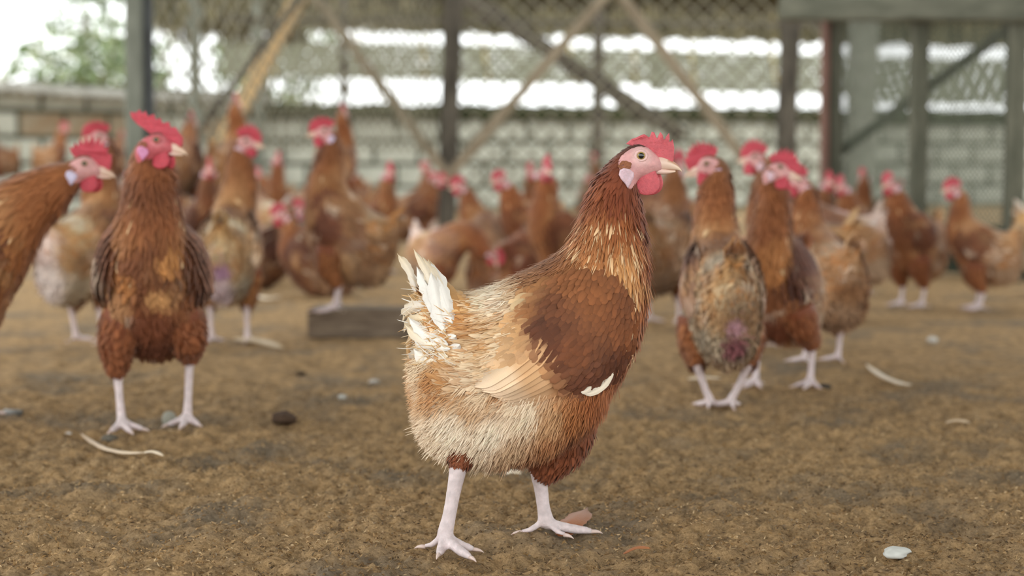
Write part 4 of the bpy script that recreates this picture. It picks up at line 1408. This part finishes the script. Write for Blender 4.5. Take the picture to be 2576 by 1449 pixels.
def netting(name, A, B, z0, z1, pitch, r_, mat, label, sag=.01, seed=0, diamond=True):
    """diamond wire mesh between two floor points"""
    A, B = Vector((*A, 0)), Vector((*B, 0)); L = (B - A).length; d = (B - A).normalized(); nn = Vector((-d.y, d.x, 0))
    H = z1 - z0
    V, F = [], []

    def seg(x0, h0, x1, h1, off):
        p0 = A + d * x0 + Vector((0, 0, z0 + h0)); p1 = A + d * x1 + Vector((0, 0, z0 + h1))
        t = (p1 - p0).normalized(); s1 = nn; s2 = t.cross(nn)
        n0 = len(V)
        for p in (p0, p1):
            for a_ in range(3):
                an = 2 * PI * a_ / 3
                V.append(p + s1 * (math.cos(an) * r_ + off) + s2 * math.sin(an) * r_)
        for a_ in range(3):
            F.append((n0 + a_, n0 + (a_ + 1) % 3, n0 + 3 + (a_ + 1) % 3, n0 + 3 + a_))
    k = -math.ceil(H / pitch) * pitch
    while k < L:
        for sg in (1, -1):
            x0, h0, x1, h1 = (k, 0, k + H, H) if sg > 0 else (k + H, 0, k, H)
            lo, hi = (x0, h0), (x1, h1)
            # clip in x
            def at_x(x):
                return h0 + (x - x0) / (x1 - x0) * (h1 - h0)
            pa, pb = list(lo), list(hi)
            if pa[0] > pb[0]: pa, pb = pb, pa
            if pb[0] <= 0 or pa[0] >= L: continue
            if pa[0] < 0: pa = [0, at_x(0)]
            if pb[0] > L: pb = [L, at_x(L)]
            seg(pa[0], pa[1], pb[0], pb[1], r_ * .8 * sg)
        k += pitch
    me = mk_mesh(name, V, F, mat, smooth=True)
    o = link(name, me)
    return tag(o, label, 'netting', kind=None)


M_WIRE = flat_mat('dusty_wire', (150, 146, 128), 0.8, 0.12, 20, c2=(122, 118, 100))
netting('wire_netting', (at(392, 0, 6.4).x, 6.42), (at(1100, 0, 8.8).x, 8.83), .45, 1.72, .10, .0058, M_WIRE, 'diamond wire netting between the shaded side of the left post and the middle post')
netting('wire_netting', (at(1146, 0, 8.8).x, 8.83), (at(1950, 0, 8.8).x, 8.83), .05, 1.75, .10, .0060, M_WIRE, 'diamond wire netting between the middle post and the dark mottled post')
netting('wire_netting', (at(1998, 0, 8.8).x, 8.83), (at(2120, 0, 8.8).x, 8.83), .05, 1.70, .10, .0058, M_WIRE, 'narrow strip of netting beside the slim red post')
netting('green_netting', (at(2112, 0, 6.4).x, 6.42), (at(2290, 0, 6.0).x, 6.0), .17, .98, .022, .0030, M_NET, 'fine dirty green net left of the middle green post')
netting('green_netting', (at(2330, 0, 6.0).x, 5.98), (at(2534, 0, 5.62).x, 5.62), .17, .98, .022, .0030, M_NET, 'fine dirty green net right of the middle green post')

# ------------------------------------------------------------------ perches, plank, bench
M_PLANK = flat_mat('dusty_plank', (134, 118, 100), 0.9, 0.15, 10, c2=(92, 78, 66), stretch=(1, 6, 6))
M_GREYW = flat_mat('grey_bench_timber', (112, 112, 106), 0.85, 0.15, 7, c2=(80, 80, 76), stretch=(1, 6, 6))


def timber_block(name, x0, x1, Y, h, d, mat, label, cat, rz=0):
    me = box_mesh(name, x1 - x0, d, h, mat, .004, .0015, 3)
    o = link(name, me); o.location = ((x0 + x1) / 2, Y, h / 2 - .002); o.rotation_euler = (0, 0, rz)
    return tag(o, label, cat)


gp = ground(775, 850)
timber_block('plank', gp.x, gp.x + .40, gp.y + .055, .066, .10, M_PLANK, 'short thick dusty plank on the floor under a hen, behind the white tail', 'plank', rz=-.05)


def bench(px0, px1, Y, h, label):
    x0, x1 = at(px0, 400, Y).x, at(px1, 400, Y).x
    root = empty('roost_bench', ((x0 + x1) / 2, Y, 0)); tag(root, label, 'bench', 'grey roosting benches')
    L = x1 - x0
    for k in range(3):
        o = board('slat', (-L / 2, -.1 + k * .1, h - .012), (L / 2, -.1 + k * .1, h - .012), .024, .075, M_GREYW, root, seed=k)
    for sx in (-1, 1):
        for sy in (-1, 1):
            board('leg', (sx * (L / 2 - .06), sy * .09, 0), (sx * (L / 2 - .06), sy * .09, h - .02), .04, .04, M_GREYW, root)
    board('front_board', (-L / 2, -.145, h - .045), (L / 2, -.145, h - .045), .07, .018, M_GREYW, root)
    return root


bench(430, 880, 6.25, .20, 'low grey roosting bench behind the hens left of centre')
bench(-60, 325, 10.4, .25, 'low grey roosting bench near the left block wall')

# ------------------------------------------------------------------ the flock
def rd(d): return math.radians(d)


def scale_y(foot): return FPX * CAMH / max(foot - 418, 1)


V_ = {}
V_['B'] = build_hen(Pose(comb='back', comb_s=1.0, np_=rd(6), st=(.0, .002), ny=rd(18), hy=rd(58), hp=rd(-10), legk=1.28, face=(206, 104, 112), lobe=(220, 150, 190), mix=.66, mixc=(132, 74, 42), wmix=.85, wingc=(134, 78, 44), tailc=(150, 96, 56), voxel=.0028, dens=1.9,
        spots=[(.112, 0.015, .17, .034, (200, 148, 96)), (.095, -.04, .20, .03, (168, 110, 62)), (.06, 0, .10, .07, (92, 50, 30)), (.09, .0, .13, .05, (110, 60, 34)), (.115, .03, .235, .03, (186, 128, 74))], fluff=1.0,
        legs=[dict(y=-1, thigh=[(.03, .036, .15), (.036, .050, .105), (.030, .052, .07)], hock=(.022, .052, .066), ankle=(.034, .046, .013), yaw=20), dict(y=1, thigh=[(.03, .036, .15), (.025, .05, .11), (.0, .05, .085)], hock=(-.012, .05, .08), ankle=(-.006, .046, .013), yaw=-8)]))
V_['C'] = build_hen(Pose(comb='spiky', np_=rd(-33), st=(.015, .012), hp=rd(26), mixc=(164, 100, 52), lobe=(216, 208, 232), mix=.7, voxel=.003, dens=1.6))
V_['D'] = build_hen(Pose(comb='round', np_=rd(16), st=(0, .04), ny=rd(96), hy=rd(50), hp=rd(-10), mix=.4, mixc=(164, 112, 72), fluff=.9, legk=1.15, dens=1.3, spots=[(-.11, 0, .13, .06, (232, 218, 210)), (-.09, 0, .2, .05, (214, 190, 180))], tailc=(226, 206, 190), wmix=.2, wingc=(170, 120, 84), lobe=(220, 200, 220)))
V_['E'] = build_hen(Pose(comb='spiky', np_=rd(12), st=(.02, .04), ny=rd(-62), hy=rd(-30), hp=rd(-14), mix=.35, mixc=(168, 114, 64), fluff=.86, legk=1.2, tailc=(222, 190, 136), spots=[(-.115, 0, .15, .03, (178, 136, 160)), (-.11, 0, .10, .05, (208, 186, 186))], dens=1.2, wmix=.35, wingc=(196, 156, 116)))
V_['F'] = build_hen(Pose(comb='round', np_=rd(-2), st=(0, .02), bp=rd(16), hp=rd(-14), hy=rd(12), mix=.8, mixc=(146, 92, 50), fluff=.9, wmix=.75, wingc=(112, 62, 38), tailc=(176, 124, 76), lobe=(220, 206, 232), dens=1.2))
V_['L'] = build_hen(Pose(comb='spiky', comb_s=1.0, np_=rd(10), st=(0, .015), ny=rd(24), hy=rd(58), hp=rd(-22), mix=.35, mixc=(162, 100, 58), fluff=.80, wmix=.7, wingc=(128, 74, 44), tailc=(196, 142, 84), spots=[(-.112, 0, .115, .032, (136, 82, 84)), (-.118, 0, .15, .022, (196, 150, 158)), (-.06, .0, .07, .03, (120, 68, 44))], voxel=.0028, dens=1.7, lobe=(214, 190, 220),
        legs=[dict(y=-1, thigh=[(.03, .036, .15), (.020, .040, .105), (.004, .040, .078)], hock=(-.004, .040, .072), ankle=(.010, .016, .013), yaw=10), dict(y=1, thigh=[(.03, .036, .15), (.03, .042, .105), (.010, .042, .078)], hock=(.002, .042, .072), ankle=(.012, .020, .013), yaw=-8)]))
V_['M'] = build_hen(Pose(comb='spiky', comb_s=1.0, np_=rd(10), st=(0, .012), ny=rd(42), hy=rd(72), hp=rd(-14), mix=.7, mixc=(138, 80, 44), fluff=.84, wmix=.9, wingc=(96, 50, 32), tailc=(140, 84, 50), spots=[(.11, .02, .24, .055, (170, 112, 64)), (.06, 0, .10, .06, (110, 60, 36))], voxel=.0028, dens=1.6,
        legs=[dict(y=-1, thigh=[(.03, .036, .15), (.036, .042, .105), (.030, .042, .076)], hock=(.018, .042, .070), ankle=(.030, .040, .013), yaw=0), dict(y=1, thigh=[(.03, .036, .15), (.02, .05, .11), (-.01, .052, .085)], hock=(-.020, .052, .08), ankle=(-.016, .050, .013), yaw=10)]))
V_['up'] = build_hen(Pose(comb='round', np_=rd(16), st=(0, .03), hp=rd(-14), hy=rd(22), mix=.82, mixc=(146, 90, 50), fluff=.88, dens=.75))
V_['norm'] = build_hen(Pose(comb='spiky', np_=rd(4), hp=rd(-2), hy=rd(-14), mix=.78, mixc=(148, 92, 52), fluff=.88, dens=.75))
V_['low'] = build_hen(Pose(comb='round', np_=rd(-10), st=(-.008, -.018), hp=rd(8), hy=rd(10), mix=.85, mixc=(142, 86, 48), fluff=.88, dens=.75))
V_['turn'] = build_hen(Pose(comb='spiky', np_=rd(6), st=(0, .0), ny=rd(35), hy=rd(45), hp=rd(-4), mix=.75, mixc=(156, 100, 58), fluff=.88, dens=.75))
V_['pale'] = build_hen(Pose(comb='spiky', np_=rd(-6), st=(0, -.01), hp=rd(4), hy=rd(-10), mix=.2, mixc=(190, 140, 100), wmix=.5, wingc=(208, 176, 150), tailc=(226, 214, 200), dens=.75))
V_['sit'] = build_hen(Pose(comb='round', np_=rd(-8), st=(-.02, -.05), ny=rd(25), hp=rd(4), hy=rd(20), drop=.086, sit=True, mix=.85, mixc=(132, 74, 40), wingc=(96, 54, 34), wmix=.8, dens=.75))
V_['peck'] = build_hen(Pose(comb='round', np_=rd(-84), st=(.01, 0), bp=rd(-8), hp=rd(24), mix=.5, mixc=(164, 112, 80), wmix=.5, wingc=(196, 156, 130), tailc=(228, 216, 206), dens=.75, spots=[(-.10, 0, .23, .07, (236, 222, 214)), (.0, 0, .26, .04, (214, 184, 178))]))

V_['rest'] = build_hen(Pose(comb='round', np_=rd(-62), st=(0, 0), hp=rd(50), drop=.088, sit=True, mix=.6, mixc=(160, 92, 62), wingc=(140, 84, 56), wmix=.8, dens=.75, tailc=(214, 190, 190)))

# variant, root px, foot px, yaw, scale, tint, base height, label
FLOCK = [
    ('B', 384, 1074, -82, 1.0, (1, 1, 1), 0, 'tall dark brown hen facing the camera with stretched neck, at the left'),
    ('C', -150, 1060, 4, 1.08, (1, 1, 1), 0, 'hen cut off by the left edge, head stretched right with a tall spiky comb'),
    ('D', 208, 866, 62, 1.0, (1, 1, 1), 0, 'white rumped hen seen from behind, left of the tall dark brown hen'),
    ('E', 572, 866, 92, .97, (1, 1, 1), 0, 'light brown hen seen from behind, head turned right, beside the tall dark hen'),
    ('F', 858, 789, 184, .96, (1, 1, 1), .055, 'upright brown hen facing left, standing on the short dusty plank'),
    ('L', 1822, 1034, 92, .95, (1, 1, 1), 0, 'hen seen from behind right of the focused hen, tall comb, head turned left'),
    ('M', 1972, 972, -122, .93, (1, 1, 1), 0, 'dark breasted hen facing the camera with head turned right, at the right'),
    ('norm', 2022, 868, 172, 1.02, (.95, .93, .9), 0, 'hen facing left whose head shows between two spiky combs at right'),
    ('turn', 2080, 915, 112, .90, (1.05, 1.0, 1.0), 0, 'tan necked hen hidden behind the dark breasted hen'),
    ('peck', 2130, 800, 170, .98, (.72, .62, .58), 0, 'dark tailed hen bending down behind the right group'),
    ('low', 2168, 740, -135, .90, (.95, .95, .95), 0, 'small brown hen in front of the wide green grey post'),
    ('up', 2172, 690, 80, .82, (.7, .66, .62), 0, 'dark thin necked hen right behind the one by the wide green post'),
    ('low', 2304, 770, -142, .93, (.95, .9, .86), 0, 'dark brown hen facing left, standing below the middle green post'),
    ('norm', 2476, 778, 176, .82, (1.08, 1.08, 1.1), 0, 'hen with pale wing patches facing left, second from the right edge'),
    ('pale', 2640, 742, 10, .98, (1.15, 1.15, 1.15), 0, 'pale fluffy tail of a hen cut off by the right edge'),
    ('norm', 1668, 815, 66, .98, (.82, .78, .74), 0, 'dark hen half hidden between the focused hen and the hen seen from behind'),
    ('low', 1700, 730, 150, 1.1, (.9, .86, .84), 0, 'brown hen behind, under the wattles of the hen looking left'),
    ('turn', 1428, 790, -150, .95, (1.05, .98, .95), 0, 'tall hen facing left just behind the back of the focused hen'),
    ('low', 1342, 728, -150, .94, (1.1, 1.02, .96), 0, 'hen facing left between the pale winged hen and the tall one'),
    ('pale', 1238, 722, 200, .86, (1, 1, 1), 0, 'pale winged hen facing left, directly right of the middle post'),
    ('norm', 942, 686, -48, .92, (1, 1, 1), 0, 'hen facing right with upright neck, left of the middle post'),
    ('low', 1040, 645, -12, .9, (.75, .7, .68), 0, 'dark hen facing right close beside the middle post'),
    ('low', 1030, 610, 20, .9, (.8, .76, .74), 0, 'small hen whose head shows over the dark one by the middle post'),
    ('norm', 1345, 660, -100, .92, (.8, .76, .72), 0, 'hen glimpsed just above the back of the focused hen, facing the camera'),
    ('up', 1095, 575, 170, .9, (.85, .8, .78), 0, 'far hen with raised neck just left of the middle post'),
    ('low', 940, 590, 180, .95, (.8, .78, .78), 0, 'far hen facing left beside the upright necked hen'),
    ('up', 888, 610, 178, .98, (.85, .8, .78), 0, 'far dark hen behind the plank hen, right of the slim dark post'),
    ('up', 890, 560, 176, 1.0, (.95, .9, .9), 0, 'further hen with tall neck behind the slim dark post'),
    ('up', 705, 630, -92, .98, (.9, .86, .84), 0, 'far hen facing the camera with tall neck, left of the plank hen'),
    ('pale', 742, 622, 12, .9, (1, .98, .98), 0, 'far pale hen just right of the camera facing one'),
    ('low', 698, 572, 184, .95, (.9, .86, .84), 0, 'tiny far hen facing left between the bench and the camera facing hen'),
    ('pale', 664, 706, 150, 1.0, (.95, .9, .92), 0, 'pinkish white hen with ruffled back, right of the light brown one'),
    ('norm', 505, 712, -60, .95, (.62, .55, .52), 0, 'dark hen between the tall dark hen and the light brown one'),
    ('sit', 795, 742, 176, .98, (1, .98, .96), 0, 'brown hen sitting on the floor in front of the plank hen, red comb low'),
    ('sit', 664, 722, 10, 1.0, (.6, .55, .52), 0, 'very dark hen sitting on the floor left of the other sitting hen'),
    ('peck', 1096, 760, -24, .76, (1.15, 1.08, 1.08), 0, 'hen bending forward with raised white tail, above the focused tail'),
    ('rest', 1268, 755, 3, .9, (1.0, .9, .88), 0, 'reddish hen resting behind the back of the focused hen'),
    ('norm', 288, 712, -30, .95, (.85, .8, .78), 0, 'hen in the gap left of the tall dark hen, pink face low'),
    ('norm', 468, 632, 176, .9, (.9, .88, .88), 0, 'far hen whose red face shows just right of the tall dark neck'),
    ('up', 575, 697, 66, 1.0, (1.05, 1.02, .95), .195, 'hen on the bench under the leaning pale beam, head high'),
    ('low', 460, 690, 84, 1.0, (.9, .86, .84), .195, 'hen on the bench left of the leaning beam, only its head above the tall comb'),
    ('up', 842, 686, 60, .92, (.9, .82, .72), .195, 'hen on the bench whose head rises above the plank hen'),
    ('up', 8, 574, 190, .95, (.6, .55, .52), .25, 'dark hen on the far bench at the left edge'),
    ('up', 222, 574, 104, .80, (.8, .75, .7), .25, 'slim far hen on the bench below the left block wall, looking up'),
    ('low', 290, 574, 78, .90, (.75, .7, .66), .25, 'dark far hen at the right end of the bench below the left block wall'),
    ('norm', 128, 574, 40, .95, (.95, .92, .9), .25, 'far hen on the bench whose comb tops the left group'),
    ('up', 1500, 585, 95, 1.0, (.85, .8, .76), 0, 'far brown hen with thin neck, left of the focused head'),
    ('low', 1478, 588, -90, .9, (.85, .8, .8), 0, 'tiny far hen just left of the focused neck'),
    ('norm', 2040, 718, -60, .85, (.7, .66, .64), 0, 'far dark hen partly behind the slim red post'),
    ('low', 2205, 610, 0, .8, (.65, .62, .6), 0, 'tiny dark hen behind the partition, between the two right hand hens'),
]
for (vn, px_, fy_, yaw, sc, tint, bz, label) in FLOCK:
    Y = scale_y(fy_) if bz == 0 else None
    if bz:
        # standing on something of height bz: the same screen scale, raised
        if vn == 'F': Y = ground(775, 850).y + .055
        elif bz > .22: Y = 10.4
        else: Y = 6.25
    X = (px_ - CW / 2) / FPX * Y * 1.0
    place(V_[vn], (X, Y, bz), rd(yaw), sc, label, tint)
# ------------------------------------------------------------------ litter bits and debris
def chips():
    n = 52000
    y = 1.28 + (rng.random(n) ** 1.5) * 1.7
    x = rng.uniform(-1, 1, n) * (y * .33 + .04)
    z = floor_h(x, y)
    s = rng.uniform(.0008, .0024, n)[:, None]
    a = unit(rng.normal(size=(n, 3)) * (1, 1, .5)); b = unit(np.cross(a, rng.normal(size=(n, 3)))); c = np.cross(a, b)
    P = np.c_[x, y, z + .0008]
    V = np.stack([P - a * s * 1.5, P + a * s * 1.5, P + b * s * .6, P + c * s * .7], 1).reshape(-1, 3)
    i = (np.arange(n) * 4)[:, None]
    F = np.concatenate([i + np.array([[0, 2, 1]]), i + np.array([[0, 3, 2]]), i + np.array([[1, 2, 3]]), i + np.array([[0, 1, 3]])])
    pal = lin(np.array([(182, 150, 108), (150, 118, 78), (120, 94, 66), (206, 178, 138), (96, 78, 60), (136, 120, 100)]))
    cc = pal[rng.choice(6, n, p=[.28, .26, .18, .10, .10, .08])]
    patch = 1 - .25 * sstep(.1, .5, vnoise(np.c_[x, y] * 4.5, 11))
    o = link('litter', mk_mesh('litter', V, F, M_CHIP, np.repeat(cc * patch[:, None], 4, 0), smooth=False))
    tag(o, 'loose brown husk and sawdust litter over the coop floor', 'litter', kind='stuff')


chips()


def ground_feather(px0, py0, px1, py1, bow, wpx, c0, c1, label, name='fallen_feather'):
    a, b = ground(px0, py0), ground(px1, py1)
    d = b - a; nrm = Vector((-d.y, d.x, 0)).normalized()
    Y = (a.y + b.y) / 2
    za, zb = float(floor_h([a.x], [a.y])[0]), float(floor_h([b.x], [b.y])[0])
    q = np.array([-(py1 - py0), px1 - px0], float); q /= np.linalg.norm(q)
    mg = ground((px0 + px1) / 2 + q[0] * bow, (py0 + py1) / 2 + q[1] * bow)
    bend = np.array(mg - (a + b) / 2) + np.array([0, 0, .004])
    v, f, c, u = big_feather((a.x, a.y, za + .008), (b.x, b.y, zb + .010), bend, wpx * Y / FPX * 1.8, (0, -.3, 1), lin(c0), lin(c1), .15, int(px0), nrow=16)
    o = link(name, mk_mesh(name, v, f, M_FEATHER, c, u))
    sol = o.modifiers.new('thickness', 'SOLIDIFY'); sol.thickness = .0006
    return tag(o, label, 'feather')


CRM = (222, 204, 178)
ground_feather(203, 1078, 362, 1166, 24, 9, (190, 160, 124), (224, 204, 178), 'long curved quill lying at the feet of the tall dark hen')
ground_feather(360, 1164, 412, 1176, 0, 7, CRM, CRM, 'small pale feather tip beside the long curved quill')
ground_feather(2180, 930, 2292, 976, 15, 11, CRM, (214, 200, 180), 'white curved feather lying alone on the right side of the floor')
ground_feather(624, 738, 706, 748, 12, 9, CRM, CRM, 'curved pale feather in front of the very dark sitting hen')
ground_feather(590, 862, 712, 880, -3, 16, (186, 164, 132), (196, 176, 146), 'broad straw coloured feather behind the feet of the light brown hen')
ground_feather(1730, 968, 1812, 962, 2, 8, CRM, CRM, 'thin pale feather on the floor left of the legs seen from behind')
ground_feather(1400, 1345, 1478, 1305, 8, 34, (166, 96, 50), (150, 100, 66), 'broad orange brown feather lying beside the far foot of the focused hen')
ground_feather(1568, 1384, 1636, 1392, 0, 9, (156, 96, 56), (168, 110, 70), 'small rusty feather half buried right of the focused hen')
ground_feather(1272, 1200, 1312, 1204, 0, 14, (226, 216, 196), CRM, 'small cream feather between the legs of the focused hen')
ground_feather(10, 1036, 62, 1046, 4, 22, (120, 116, 108), (60, 54, 46), 'dark and white feather tuft at the left edge of the floor')
ground_feather(2378, 1070, 2440, 1078, 0, 9, (196, 172, 140), (190, 166, 136), 'faint straw coloured feather near the right edge')


def pebble(px, py, wpx, hpx, col, label, name='pebble', cat='stone', rough=.8, seed=0, depth=1.0, sss=0, amp=.12, sink=.15):
    g_ = ground(px, py + hpx * .4)
    s = g_.y / FPX
    def fn(v):
        return v * (1 + amp * vnoise(v * 1.7 + seed, seed))[:, None]
    rx, rz = wpx * s / 2, hpx * s / 2
    V, F = ellipsoid((0, 0, rz * (1 - sink)), (rx, rx * depth, rz), 16, 10, fn)
    cols = lin(col) * (1 + .12 * vnoise(V * 300, seed))[:, None]
    o = link(name, mk_mesh(name, V, F, M_CHIP, cols)); o.location = (g_.x, g_.y, float(floor_h([g_.x], [g_.y])[0]))
    return tag(o, label, cat)


pebble(426, 1040, 38, 46, (150, 148, 136), 'upright grey oval stone at the toes of the tall dark hen', seed=1, depth=.8, amp=.05)
pebble(276, 1089, 42, 22, (104, 98, 88), 'flat dark grey stone beside the tall dark hen', seed=2, amp=.08)
pebble(716, 1046, 62, 36, (78, 62, 50), 'dark brown dropping lump on the floor left of the focused hen', 'dropping', 'dropping', seed=3, amp=.35)
pebble(862, 990, 24, 16, (190, 188, 180), 'small pale stone left of the focused rump', seed=4)
pebble(940, 942, 28, 12, (186, 180, 172), 'thin pale chip further back left of the focused rump', seed=5, amp=.3)
pebble(2074, 964, 38, 16, (70, 66, 60), 'black lump on the floor beside the dark breasted hen', 'dropping', 'dropping', seed=6, amp=.35)
pebble(2346, 850, 26, 18, (206, 202, 194), 'round white stone far back on the right', seed=7)
pebble(2254, 1391, 74, 26, (206, 206, 200), 'large whitish crumpled chip at the lower right', seed=8, amp=.35, sink=.3)
pebble(754, 925, 30, 10, (72, 60, 48), 'small dark clod behind the brown dropping', 'dropping', 'dropping', seed=9, amp=.3)
pebble(172, 1074, 16, 8, (214, 208, 200), 'tiny white stone left of the long curved quill', seed=10)
